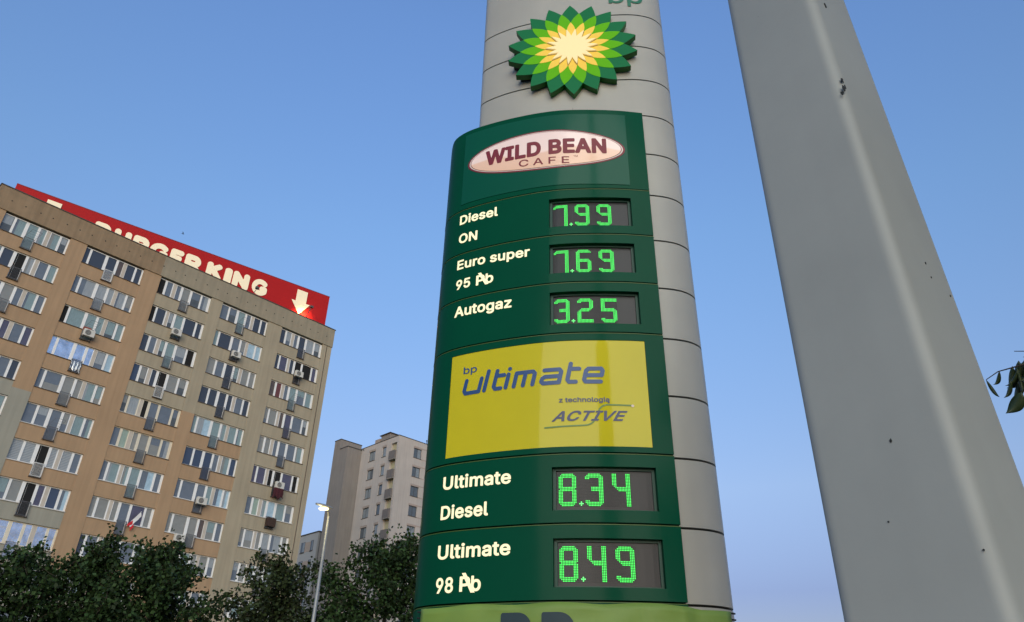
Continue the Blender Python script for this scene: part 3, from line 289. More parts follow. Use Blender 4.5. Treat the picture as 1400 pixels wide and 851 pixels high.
tot = empty('price_totem', (0, 0, 0), 0, 'tall curved green and grey fuel price totem with lit green prices and a sunflower emblem', 'sign')
core = MB()
def ring(mb, surf, off, z0, z1, close=True):
    n = len(surf.P)-1; k = len(mb.v)
    for i in range(n):
        for z in (z0, z1): mb.v.append(surf.at(surf.S[i], z, off))
    for i in range(n):
        j = (i+1) % n; mb.f.append((k+2*i, k+2*j, k+2*j+1, k+2*i+1))
    k2 = len(mb.v)
    for z in (z1, z0):
        for i in range(n): mb.v.append(surf.at(surf.S[i], z, off))
    mb.f.append(tuple(k2+i for i in range(n))); mb.f.append(tuple(k2+n+i for i in reversed(range(n))))
ring(core, BS, -.022, 0, 8.6); core.build('inner_core', M_dark, tot)
ZB = [0.1, .535, .975, 1.417, 1.858, 2.30, 2.75, 3.20, 3.64, 4.085, 4.51, 4.945, 5.39, 5.83, 6.27, 6.71, 7.15, 7.59, 8.62]
for a, b in zip(ZB[:-1], ZB[1:]):
    mb = MB(); n = len(BS.P)-1; zs = (a+.0075, b-.0075)
    ring(mb, BS, 0, *zs); o = mb.build('cladding_ring', M_body, tot, smooth=False)
    for pl in o.data.polygons: pl.use_smooth = len(pl.vertices) == 4
# top cap
mb = MB(); ring(mb, BS, .01, 8.62, 8.66); mb.build('top_cap', M_body, tot)

# green cladding panels (name, z0, z1)
ZG = [.35, 1.30, 2.30, 2.75, 3.20, 4.085, 4.51, 4.945, 5.39]
DISP = {2.30: (1.145, 1.812, 2.377, 2.661), 2.75: (1.14, 1.805, 2.832, 3.11), 4.085: (1.132, 1.783, 4.158, 4.43), 4.51: (1.13, 1.777, 4.596, 4.860), 4.945: (1.13, 1.777, 5.026, 5.300)}
TH = .05
U1 = GS.L
panels = {}
for a, b in zip(ZG[:-1], ZG[1:]):
    z0, z1 = a+.007, b-.007; mb = MB()
    if a in DISP:
        u0, u1, y0, y1 = DISP[a]
        GS.slab(mb, 0, u0, z0, z1, -TH, 0); GS.slab(mb, u1, U1, z0, z1, -TH, 0)
        GS.slab(mb, u0, u1, z0, y0, -TH, 0); GS.slab(mb, u0, u1, y1, z1, -TH, 0)
    elif a == 3.20:
        u0, u1, y0, y1 = .366, 1.797, 3.245, 4.024
        GS.slab(mb, 0, u0, z0, z1, -TH, 0); GS.slab(mb, u1, U1, z0, z1, -TH, 0)
        GS.slab(mb, u0, u1, z0, y0, -TH, 0); GS.slab(mb, u0, u1, y1, z1, -TH, 0)
    else: GS.slab(mb, 0, U1, z0, z1, -TH, 0)
    o = mb.build('green_panel', M_green, tot, smooth='sharp'); panels[a] = o
    lp = MB(); GS.slab(lp, .02, U1-.002, z1-.0015, z1+.0035, -TH+.01, .002); lp.build('panel_lip', M_lip, o)
# top panel whose upper left corner is rounded
def ztop(u): return 6.292 - .05*u/1.93 - .10*max(0, (.16-u)/.16)**2.5
mb = MB(); n = 44; k = 0
for i in range(n+1):
    u = U1*i/n
    for z, o_ in ((5.396, 0), (ztop(u), 0), (ztop(u), -TH), (5.396, -TH)): mb.v.append(GS.at(u, z, o_))
for i in range(n):
    a = 4*i
    for j in range(4): mb.f.append((a+j, a+4+j, a+4+(j+1) % 4, a+(j+1) % 4))
mb.f += [(0,1,2,3), (4*n+3,4*n+2,4*n+1,4*n)]
top_panel = mb.build('green_panel', M_green, tot, smooth='sharp')
# dark backing of the green cladding, and closing back wall
mb = MB(); GS.slab(mb, .01, U1-.01, .35, 6.15, -TH-.012, -TH-.002); mb.build('cladding_frame', M_dark, tot)
mb = MB(); mb.box(-.60, -.36, 5.16, 5.20, .35, 6.15); mb.box(-.40,-.34,5.0,5.2,.35,6.15); mb.build('back_bracket', M_dark, tot)
mb = MB(); ring(mb, BS, .09, 0, .34); mb.build('plinth', mat('plinth', (.12,.12,.12), .8, var=.2), tot)

# ---- cafe panel
def gmap(off): return lambda x, y: GS.at(x, y, off)
mb = MB(); nn = 30
def cafe_top(u): return 6.232 + (.35-u)*.028
for i in range(nn+1):
    u = .352 + (1.779-.352)*i/nn
    for z, o_ in ((5.45-.02*i/nn, .004), (cafe_top(u), .004), (cafe_top(u), .0005), (5.45-.02*i/nn, .0005)): mb.v.append(GS.at(u, z, o_))
for i in range(nn):
    a = 4*i
    for j in range(4): mb.f.append((a+j, a+4+j, a+4+(j+1) % 4, a+(j+1) % 4))
mb.f += [(0,1,2,3), (4*nn+3,4*nn+2,4*nn+1,4*nn)]
mb.build('cafe_face', M_green2, top_panel, smooth='sharp')
mb = MB()
GS.slab(mb, .348, 1.782, 6.193, 6.197, .0045, .007)
def ellipse_ring(name, m, cu, cz, a, b, a2, b2, off, slope=0, parent=None, n=72):
    vs = []; fs = []
    for i in range(n):
        t = 2*math.pi*i/n
        vs.append((cu+a*math.cos(t), cz+b*math.sin(t)+slope*a*math.cos(t)))
        if a2: vs.append((cu+a2*math.cos(t), cz+b2*math.sin(t)+slope*a2*math.cos(t)))
    if a2:
        for i in range(n): j = (i+1) % n; fs.append((2*i, 2*j, 2*j+1, 2*i+1))
    else:
        vs.append((cu, cz)); 
        # concentric subdivision to follow the curve
        vs = []; fs = []; NR = 8
        for r_ in range(NR+1):
            for i in range(n):
                t = 2*math.pi*i/n; q = r_/NR; vs.append((cu+q*a*math.cos(t), cz+q*b*math.sin(t)+slope*q*a*math.cos(t)))
        for r_ in range(NR):
            for i in range(n):
                j = (i+1) % n; fs.append((r_*n+i, (r_+1)*n+i, (r_+1)*n+j, r_*n+j))
    return put2d(name, m, parent, (vs, fs), gmap(off))
CU, CZ, SL = 1.079, 5.832, -.047
M_oval = bpy.data.materials.new('oval_print'); M_oval.use_nodes = True
n_ = M_oval.node_tree.nodes; l_ = M_oval.node_tree.links; b_ = n_['Principled BSDF']; b_.inputs['Roughness'].default_value = .3
b_.inputs['Coat Weight'].default_value = .5
tc = n_.new('ShaderNodeTexCoord'); sp = n_.new('ShaderNodeSeparateXYZ'); l_.new(tc.outputs['Object'], sp.inputs[0])
nz = n_.new('ShaderNodeTexNoise'); nz.inputs['Scale'].default_value = 1.6; l_.new(tc.outputs['Object'], nz.inputs['Vector'])
ma = n_.new('ShaderNodeMath'); ma.operation = 'MULTIPLY_ADD'; l_.new(nz.outputs['Fac'], ma.inputs[0]); ma.inputs[1].default_value = .25; l_.new(sp.outputs['Z'], ma.inputs[2])
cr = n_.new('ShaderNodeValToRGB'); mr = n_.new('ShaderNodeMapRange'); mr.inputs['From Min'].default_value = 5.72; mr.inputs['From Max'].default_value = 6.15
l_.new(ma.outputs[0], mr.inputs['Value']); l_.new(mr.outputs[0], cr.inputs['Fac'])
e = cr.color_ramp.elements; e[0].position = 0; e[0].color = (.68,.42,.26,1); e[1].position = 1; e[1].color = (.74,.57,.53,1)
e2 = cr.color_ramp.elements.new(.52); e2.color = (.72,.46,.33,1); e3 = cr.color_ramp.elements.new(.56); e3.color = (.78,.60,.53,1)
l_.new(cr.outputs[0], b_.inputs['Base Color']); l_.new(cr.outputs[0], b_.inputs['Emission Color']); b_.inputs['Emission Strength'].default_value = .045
M_pale = mat('pale_print', (.72,.6,.52), .4)
ellipse_ring('oval_border', M_maroon, CU, CZ, .680, .213, 0, 0, .0058, SL, top_panel)
ellipse_ring('oval_line', M_pale, CU, CZ, .664, .200, 0, 0, .0066, SL, top_panel)
ellipse_ring('oval_ring', M_maroon, CU, CZ, .652, .193, 0, 0, .0074, SL, top_panel)
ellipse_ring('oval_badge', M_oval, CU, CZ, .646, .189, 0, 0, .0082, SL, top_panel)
def words(body, name, m, parent, surf_map, u0, u1, z0, cap, style='b', drop=0., shear=0., track=0.):
    vs, fs = glyph2d(body, style, track); vs = [(x+shear*y, y) for x, y in vs]; vs = fit2d(vs, u0, u1, 0, cap*.7/.54)
    vs = [(x, y + z0 + drop*(x-u0)/(u1-u0)) for x, y in vs]
    return put2d(name, m, parent, (vs, fs), surf_map)
words('WILD BEAN', 'lettering', M_maroon, top_panel, gmap(.0095), .572, 1.607, 5.797, .150, 'k', -.036, track=.022)
words('CAFE', 'lettering', M_maroon, top_panel, gmap(.0095), .878, 1.300, 5.687, .074, 'm', -.033, track=.18)
words('TM', 'lettering', M_maroon, top_panel, gmap(.0095), 1.334, 1.369, 5.718, .015, 'm')

# ---- price lettering
def cream(body, a, u0, u1, z0, cap, drop=0.): return words(body, 'lettering', M_cream, panels[a], gmap(.004), u0, u1, z0, cap, 'b', drop, track=.012)
cream('Diesel', 4.945, .352, .705, 5.244, .09, -.012); cream('ON', 4.945, .355, .530, 5.054, .09, -.012)
cream('Euro super', 4.51, .358, .979, 4.797, .086, -.018)
cream('95', 4.51, .360, .490, 4.608, .086)
cream('Autogaz', 4.085, .364, .843, 4.361, .088, -.012)
cream('Ultimate', 2.75, .370, .869, 3.028, .087, -.004); cream('Diesel', 2.75, .367, .718, 2.829, .088)
cream('Ultimate', 2.30, .366, .876, 2.577, .086, -.001); cream('98', 2.30, .369, .497, 2.372, .090)
for a, z in ((4.51, 4.602), (2.30, 2.374)):
    cream('P', a, .542, .615, z, .088); cream('b', a, .622, .688, z, .088)
    put2d('lettering', M_cream, panels[a], ([(.556, z+.106), (.582, z+.106), (.650, z-.012), (.622, z-.012)], [(0, 1, 2, 3)]), gmap(.0052))

# ---- LED displays
M_screen = mat('led_screen', (.026,.025,.027), .35, coat=.08, coat_rough=.2, spec=.25)
M_rim = mat('screen_rim', (.004,.05,.032), .5)
M_scan = mat('screen_louvre', (.012,.012,.013), .5)
M_led = mat('lit_green_led', (.01,.2,.02), .5, emit=(.02,.90,.07), es=.24)
M_ledw = mat('lit_led_core', (.05,.4,.08), .5, emit=(.14,1.0,.22), es=.27)
SEG = {'0':'abcdef','2':'abged','3':'abgcd','4':'fgbc','5':'afgcd','6':'afgedc','7':'abc','8':'abcdefg','9':'abcdfg'}
def led_cells(ch):
    W_, H_ = 12, 22; on = set(); s = SEG[ch]
    def blk(x0, x1, y0, y1):
        for x in range(x0, x1):
            for y in range(y0, y1): on.add((x, y))
    if 'a' in s: blk(0, W_, 0, 3)
    if 'g' in s: blk(0 if ch not in '3' else 4, W_, 9, 12)
    if 'd' in s: blk(0, W_, 19, 22)
    if 'f' in s: blk(0, 3, 0, 12)
    if 'b' in s: blk(9, 12, 0, 12)
    if 'e' in s: blk(0, 3, 9, 22)
    if 'c' in s: blk(9, 12, 9, 22)
    if ch == '7': blk(0, 2, 0, 4)
    if ch in '2': blk(0, 3, 0, 4)
    if ch in '3': blk(0, 3, 0, 4); blk(0, 3, 18, 22)
    if ch in '59': blk(0, 3, 18, 22)
    def cut(cx, cy, sx, sy, n=2):
        for i in range(n):
            for j in range(n-i): on.discard((cx+sx*i, cy+sy*j))
    if ch in '3896027': cut(0, 0, 1, 1)
    if ch in '389602' : cut(11, 0, -1, 1)
    if ch in '38960 5': cut(11, 21, -1, -1)
    if ch in '389605': cut(0, 21, 1, -1)
    if ch in '49': cut(0, 11, 1, -1, 4)
    if ch in '5': cut(11, 9, -1, 1)
    if ch in '2': cut(0, 9, 1, 1, 3); cut(11, 11, -1, -1, 3)
    if ch == '6': cut(11, 9, -1, 1)
    if ch == '8':
        for q in ((0, 10), (11, 10)): on.discard(q)
    return on
def us_(u): return u - .005 + .02*(u-1.2)/.55
for a, txt, dz in ((4.945, '799', .036), (4.51, '769', .033), (4.085, '325', .028), (2.75, '834', .015), (2.30, '849', .010)):
    u0, u1, y0, y1 = DISP[a]; pn = panels[a]
    mb = MB(); GS.slab(mb, u0+.001, u1-.001, y0+.001, y1-.001, -.049, -.045)
    sc_ = mb.build('price_screen', M_screen, pn)
    mb = MB()   # inner rim
    for q in ((u0+.001, u0+.022, y0+.001, y1-.001), (u1-.020, u1-.001, y0+.001, y1-.001), (u0+.022, u1-.020, y0+.001, y0+.012), (u0+.022, u1-.020, y1-.016, y1-.001)):
        GS.slab(mb, q[0], q[1], q[2], q[3], -.045, -.034)
    mb.build('screen_rim', M_rim, pn)
    zb = {4.945: 5.018, 4.51: 4.586, 4.085: 4.160, 2.75: 2.851, 2.30: 2.403}[a]; zt = {4.945: 5.226, 4.51: 4.792, 4.085: 4.362, 2.75: 3.062, 2.30: 2.613}[a]
    zb += dz; zt += dz
    mb = MB(); nl = 22
    for i in range(nl+1):
        z = zb + (zt-zb)*i/nl; GS.slab(mb, u0+.024, u1-.16, z-.0009, z+.0009, -.0449, -.043, .15)
    mb.build('screen_louvre', M_scan, pn)
    for k, ch in enumerate(txt):
        ub0 = 1.165 if a > 4 else 1.183; ua = us_(ub0 + .167*k); ub = us_(ub0 + .167*k + .113); cw = (ub-ua)/12; chh = (zt-zb)/22
        m1 = MB()
        cells = led_cells(ch)
        if k == 0: pts = None
        for (x, y) in cells:
            cu = ua + (x+.5)*cw; cz = zt - (y+.5)*chh; r_ = .0041
            vs = [GS.at(cu + r_*math.cos(q), cz + r_*math.sin(q), -.040) for q in [i*math.pi/3 for i in range(6)]]
            m1.add(vs, [(0,1,2,3,4,5)])
        m1.build('digit', M_led, pn)
        m2 = MB()
        for (x, y) in cells:
            cu = ua + (x+.5)*cw; cz = zt - (y+.5)*chh; r_ = .0016
            m2.add([GS.at(cu-r_, cz-r_, -.0392), GS.at(cu+r_, cz-r_, -.0392), GS.at(cu+r_, cz+r_, -.0392), GS.at(cu-r_, cz+r_, -.0392)], [(0,1,2,3)])
        m2.build('digit_highlight', M_ledw, pn)
    m3 = MB(); cu0 = us_(1.303 if a > 4 else 1.325); cz0 = zb + .016
    for dx, dy in ((0,0),(1,0),(-1,0),(0,1),(0,-1)):
        cu = cu0 + dx*.0095; cz = cz0+dy*.0095
        m3.add([GS.at(cu + .0046*math.cos(q), cz + .0046*math.sin(q), -.040) for q in [i*math.pi/3 for i in range(6)]], [(0,1,2,3,4,5)])
    m3.build('decimal_point', M_ledw, pn)

# ---- yellow advertising face
yp = panels[3.20]
M_yel = mat('yellow_print', (.39,.34,.001), .5, coat=.42, coat_rough=.06, spec=.1, var=.10, scale=1.5, emit=(.62,.52,.01), es=.045)
M_blue = mat('blue_print', (.018,.065,.20), .4); M_navy = mat('navy_print', (.03,.04,.11), .4)
M_lime = mat('leaf_green_print', (.09,.20,.03), .4)
mb = MB(); GS.slab(mb, .367, 1.796, 3.246, 4.023, -.04, -.004); yf = mb.build('yellow_face', M_yel, yp, smooth='sharp')
ym = gmap(-.0005)
words('bp', 'lettering', M_blue, yp, ym, .477, .586, 3.862, .056, 'm')
words('z technologią', 'lettering', M_navy, yp, ym, 1.191, 1.532, 3.557, .034, 'b')
words('ACTIVE', 'lettering', M_navy, yp, ym, 1.140, 1.647, 3.424, .070, 'b', 0, .42, .02)
sw1 = [(1.095,3.381),(1.36,3.390)] + [(q[0], q[1]) for q in catmull([(1.36,3.390),(1.385,3.394),(1.405,3.404),(1.421,3.418)], 6)]
sw2 = [(q[0], q[1]) for q in catmull([(1.457,3.499),(1.468,3.514),(1.486,3.528),(1.512,3.536)], 6)] + [(1.675,3.533)]
put2d('swoosh', M_lime, yp, sdf_mesh([sw1, sw2], .0052, .003), gmap(-.0008))
put2d('swoosh_dot', M_pale, yp, sdf_mesh([[(1.682,3.530),(1.684,3.530)]], .009, .003), gmap(.0002))
# "ultimate" in squared italic strokes
UL = []; XH = .098
def ul(x, pts): UL.append([(x + px + py*.22, 3.705 + py*1.0) for px, py in pts])
X0 = .487
ul(X0, [(0,XH),(0,.02),(.015,0),(.11,0),(.11,0)]); ul(X0, [(.12,XH),(.12,0)])
ul(X0+.163, [(0,XH*1.48),(0,0)])
ul(X0+.232, [(0,XH*1.40),(0,.018),(.015,0),(.055,0)]); ul(X0+.232, [(0,XH),(.06,XH)])
ul(X0+.325, [(0,XH),(0,0)]); ul(X0+.325, [(0,XH*1.42),(.001,XH*1.42)])
ul(X0+.385, [(0,XH),(.12,XH),(.135,XH-.016),(.135,0)]); ul(X0+.385, [(0,XH),(0,0)])
ul(X0+.452, [(0,XH),(0,0)])
ul(X0+.585, [(.0,XH),(.105,XH),(.12,XH-.016),(.12,0),(.01,0),(-.005,.014),(-.003,.036),(.012,.048),(.12,.048)])
ul(X0+.760, [(0,XH*1.40),(0,.018),(.015,0),(.06,0)]); ul(X0+.760, [(0,XH),(.065,XH)])
ul(X0+.875, [(.115,0),(.012,0),(0,.016),(0,XH-.016),(.014,XH),(.10,XH),(.113,XH-.016),(.113,.048),(0,.048)])
put2d('lettering', M_blue, yp, sdf_mesh(UL, .0148, .003), gmap(.0002))

# ---- emblem
M_dg = mat('emblem_dark_green', (.0,.115,.030), .45, coat=.08, spec=.15, emit=(.0,.30,.10), es=.02)
M_dgs = mat('emblem_side_green', (.006,.13,.008), .5)
M_lg = mat('emblem_bright_green', (.085,.34,.0), .45, coat=.05, spec=.1, emit=(.14,.52,.0), es=.04)
M_ye = mat('emblem_yellow', (.66,.46,.06), .45, coat=.05, spec=.1, emit=(1.,.60,.10), es=.06)
M_wh = mat('emblem_cream', (.72,.62,.34), .45, spec=.1, emit=(1.,.74,.34), es=.075)
LZ = R(-7.16); LC = Vector((.491, 4.585, 7.098)); LE = Vector((math.cos(LZ), math.sin(LZ), 0)); LN = Vector((math.sin(LZ), -math.cos(LZ), 0))
def star(rt_, rv, half, bulge, rot=R(-.7), n=8):
    pts = []
    for k in range(18):
        at = rot + R(20*(k + (.5 if half else 0)))
        for side in (0, 1):
            a0, r0, a1, r1 = (at-R(10), rv, at, rt_) if side == 0 else (at, rt_, at+R(10), rv)
            p0 = Vector((math.sin(a0)*r0, math.cos(a0)*r0)); p1 = Vector((math.sin(a1)*r1, math.cos(a1)*r1))
            ax = Vector((math.sin(at), math.cos(at))); perp = Vector((ax.y, -ax.x)) * (-1 if side == 0 else 1)
            for i in range(n):
                t = i/n; q = p0.lerp(p1, t) + perp * (bulge*4*t*(1-t)); pts.append((q.x, q.y))
    return pts
def star_obj(name, m, pts, d0, d1, parent, side_m=None):
    mb = MB(); n = len(pts)
    P = lambda q, d: tuple(LC + LE*q[0] + Vector((0,0,q[1])) + LN*d)
    vs = [P(q, d1) for q in pts] + [P(q, d0) for q in pts] + [P((0,0), d1)]
    fs = [(i, (i+1) % n, 2*n) for i in range(n)]; ns = len(fs)
    fs += [(i, n+i, n+(i+1) % n, (i+1) % n) for i in range(n)]
    mb.add(vs, fs); o = mb.build(name, m, parent)
    if side_m:
        o.data.materials.append(side_m)
        for p_ in o.data.polygons[ns:]: p_.material_index = 1
    return o
Rr = .597
o = star_obj('emblem', M_dg, star(Rr, Rr*.79, False, .006), -.058, 0, tot, M_dgs)
o2 = star_obj('emblem_backing', M_dark, star(Rr*.93, Rr*.76, False, .010), -.115, -.058, o)
star_obj('bright_green_petals', M_lg, star(Rr*.80, Rr*.575, True, .011), 0, .003, o)
star_obj('yellow_petals', M_ye, star(Rr*.58, Rr*.385, False, .009), .003, .006, o)
star_obj('painted_petal_shadow', mat('petal_shadow_brown', (.2,.12,.02), .8), star(Rr*.41, Rr*.235, True, .004), .006, .009, o)  # brown star paints the shadow line round the raised cream petals
star_obj('cream_petals', M_wh, star(Rr*.395, Rr*.235, True, .002), .009, .022, o)
q_ = BS.at(body_u(.49), 0, 0); boxo('stain_line', mat('stain', (.20,.19,.17), .8), tot, q_[0]-.0015, q_[0]+.0015, q_[1]-.001, q_[1]+.01, 6.28, 6.40)
# "bp" wordmark on the body
bm_ = lambda x, y: BS.at(body_u(x), y, .006)
words('bp', 'lettering', mat('green_print', (.002,.13,.06), .4), tot, bm_, .862, 1.19, 7.765, .20, 'm')

# ---- banner
ban = bpy.data.meshes.new('banner'); bmb = MB()
xs = []; path = []
for i in range(61):
    u = .262 + (1.98-.262)*i/60
    if u <= U1: path.append(Vector(GS.at(u, 0, .012)))
last = path[-1]
for x in (1.10, 1.15, 1.20, 1.25, 1.30, 1.335): 
    q = BS.at(body_u(x), 0, .02); path.append(Vector(q))
NH = 26
for i, q in enumerate(path):
    for j in range(NH+1):
        z = 2.287 - (.006*math.sin(i*.35)+ (.010 if i > len(path)-6 else 0)) - j*.95/NH
        wv = .006*math.sin(i*.55 + j*.9) + .008*math.exp(-((j-3-.1*i)**2)/3) + .006*math.sin(i*.21 - j*.6)
        bmb.v.append((q.x*1, q.y - .004 - abs(wv), z))
for i in range(len(path)-1):
    for j in range(NH):
        a = i*(NH+1)+j; bmb.f.append((a, a+1, a+NH+2, a+NH+1))
bo = bmb.build('banner', mat('lime_banner', (.18,.285,.045), .55, var=.12, scale=3, bump=.15, bscale=4), None, smooth=True)
s = bo.modifiers.new('solid', 'SOLIDIFY'); s.thickness = .002
tag(bo, 'lime green fabric banner with dark lettering tied round the foot of the price totem', 'banner')
M_bl = mat('banner_lettering', (.012,.035,.045), .6)
vs, fs = glyph2d('BP', 'b', .04); vs = fit2d(vs, .836, 1.275, 1.88, y1=2.236)
put2d('lettering', M_bl, bo, (vs, fs), lambda x, y: GS.at(x, y, .034))
for z in (2.27, 2.235, 2.05, 1.8, 1.5):
    p = GS.at(.258, z, .01); MB().bar((p[0]-.02, p[1]+.005, z), (p[0]+.012, p[1]-.012, z-.004), .005).build('tie', M_dark, bo)
    q = BS.at(body_u(1.345), z, .02); MB().bar((q[0]-.02, q[1]-.012, z), (q[0]+.02, q[1]+.004, z), .005).build('tie', M_dark, bo)

# ================================================================== APARTMENT BLOCK
AZ = math.radians(43.544)
blk = empty('apartment_block', (-26.22, 57.23, 0), math.atan2(math.cos(AZ), math.sin(AZ)), 'long tan and beige apartment block with strip windows under a red rooftop sign', 'building')
BM = blk.matrix_basis.copy()
M_tan = mat('tan_render', (.375,.25,.148), .9, var=.10, scale=.35, streak=.12, bump=.15, bscale=14)
M_bei = mat('beige_render', (.35,.30,.215), .9, var=.10, scale=.4, streak=.14, bump=.15, bscale=14)
M_gry = mat('grey_render', (.30,.29,.24), .9, var=.08, scale=.4, streak=.10, bump=.15, bscale=14)
M_tan2 = mat('parapet_tan', (.27,.19,.115), .9, var=.15, scale=.8, streak=.16, bump=.2, bscale=12)
M_bei2 = mat('parapet_beige', (.29,.25,.18), .9, var=.12, scale=.8, streak=.13, bump=.2, bscale=12)
M_cop = mat('coping_metal', (.05,.045,.04), .6, var=.2)
M_sill = mat('dark_sill', (.07,.055,.045), .7); M_sillw = mat('light_sill', (.5,.48,.45), .6)
M_frame = mat('white_window_frame', (.74,.74,.73), .45, var=.05)
M_frame2 = mat('cream_window_frame', (.66,.60,.48), .5, var=.08)
M_post = mat('post_render', (.48,.43,.37), .85, var=.12, scale=3)
M_rail = mat('railing_steel', (.10,.10,.11), .5, metal=.3)
def colour(x, z):
    if (x < -11.8 and z < 22.3) or (x < -7.1 and z < 14.66) or (x < -1 and z < 10.9): return M_gry
    if x > 4.63 or (x > -5.75 and z > 24.32): return M_bei
    return M_tan
COL = {'Z': -17.68, 'A': -11.79, 'B': -5.71, 'C': 0.0, 'D': 6.12}; WW = 4.63; ZH = 35.115; FH = 2.7; WH = 1.52
ZBRK = [37.25, 24.32, 22.3, 14.66, 10.9, 0]
def wall_piece(x0, x1, y0, y1, z0, z1):
    zs = [z1] + [z for z in ZBRK if z0 < z < z1] + [z0]
    for a, b in zip(zs[:-1], zs[1:]):
        boxo('wall', colour((x0+x1)/2, (a+b)/2), blk, x0, x1, y0, y1, b, a)
boxo('wall', M_gry, blk, -18.6, 11.78, .36, 12, 0, 36.9)
pil = [(-18.62,-17.68), (-13.05,-11.79), (-7.16,-5.71), (-1.08,0), (4.63,6.12), (10.75,11.8)]
for i, (a, b) in enumerate(pil): wall_piece(a, b, -.02, .36, 0, 35.20)
boxo('downpipe', mat('pipe', (.10,.07,.05), .7, var=.2), blk, 11.20, 11.25, -.055, -.021, .3, 35.18)
boxo('parapet', M_tan2, blk, -18.66, -5.83, -.09, .36, 35.205, 37.16)
boxo('parapet', M_bei2, blk, -5.83, 11.84, -.09, .36, 35.205, 37.16)
boxo('coping', M_cop, blk, -18.72, 11.9, -.13, .5, 37.16, 37.24)
boxo('roof_slab', M_cop, blk, -18.6, 11.8, .5, 12.0, 36.92, 37.0)
for k in range(30):
    x = -17.6 + k*.985 + random.uniform(-.08,.08)
    MB().bar((x, -.095, 36.15), (x, -.05, 36.15), .055, 8).build('vent_hole', M_dark, blk)

def glass(name, col, rough=.12, **k): return mat('pane_'+name, col, rough, coat=.35, coat_rough=.04, **k)
PM = {
 'k': mat('pane_open', (.006,.006,.007), .9), 'd': glass('dark', (.045,.052,.068), bump=.03, bscale=2),
 'B': glass('navy', (.045,.062,.105), bump=.03, bscale=2), 'p': glass('purple', (.085,.080,.125), var=.2),
 'b': glass('greyblue', (.13,.155,.19), var=.12, bump=.03, bscale=2), 'g': glass('greyblind', (.23,.235,.22), var=.12),
 'c': glass('cyancurtain', (.22,.30,.31), var=.28, scale=7, stretch=(6,1,.4)), 'w': glass('netcurtain', (.30,.33,.35), var=.30, scale=8, stretch=(7,1,.3)),
 'h': glass('halfdark', (.085,.095,.10), var=.25, scale=3), 'r': glass('redcurtain', (.15,.045,.035), var=.2),
 's': glass('paintedreflection', (.36,.50,.60), var=.2, scale=4), 'n': glass('brown', (.10,.075,.06), var=.2),  # 's' panes: bright sky reflection painted into the base colour
 'f': mat('pane_foil', (.75,.80,.88), .18, metal=.85, bump=1.0, bscale=3.5, var=.35, scale=2.5),
 'l': glass('louvre', (.33,.36,.38)), 'G': glass('mintcurtain', (.28,.36,.30), var=.12, scale=5)}
M_slat = mat('blind_slat', (.16,.18,.20), .6)
# row codes: p1 p2 (door/post...) in order left to right
T1 = [('p',0,.075),('p',.11,.335),('D',.385,.525),('p',.565,.65),('P',.655,.71),('p',.715,.85),('p',.885,.975)]
T1b = [('p',0,.15),('p',.185,.325),('D',.375,.51),('p',.55,.635),('P',.65,.705),('p',.715,.845),('p',.88,.975)]
T2 = [('p',0,.11),('p',.15,.25),('P',.265,.325),('p',.335,.41),('D',.455,.59),('p',.635,.80),('p',.835,.955)]
T2b = [('p',0,.08),('p',.115,.265),('P',.285,.335),('p',.345,.42),('D',.465,.60),('p',.64,.84),('p',.875,.96)]
CODES = {'Z': ['hcccch','bdkwbc','bbgbcb','bbbpbp','bbbbbd','bbbbgg','bcbgbc','bcbcgb','ggbbcc','bcgbcb'],
 'A': ['dddndd','bwwwwb','kccchc','ffffbs','bgggcg','bbbbcc','llkllb','bgkpBs','ffffff','bcgcbc'],
 'B': ['kbbghw','kdhcdd','dbhcbk','Bhdkgh','hwkbbh','bGgggw','bcccsb','gggbpg','dbbbbb','gcbcgb'],
 'C': ['bhcbdd','cdbbss','gbdhgg','ddddbd','cscccc','BBBbcB','bbbcss','gggngb','bgcbgb','gcbcgb'],
 'D': ['dbbdwh','dpdkkp','nrbcbc','bgnpbh','ggbbbc','ppkkpk','bGcscb','bggwwg','bgbgcb','gcbcgb']}
SUBT = {'Z': 'bbaaabaaaa', 'A': 'aaaaabbbaa', 'B': 'abaababbbb', 'C': 'babbabaaab', 'D': 'ababababab'}
door_open = {('Z',2),('A',7),('A',8),('B',4),('D',6)}
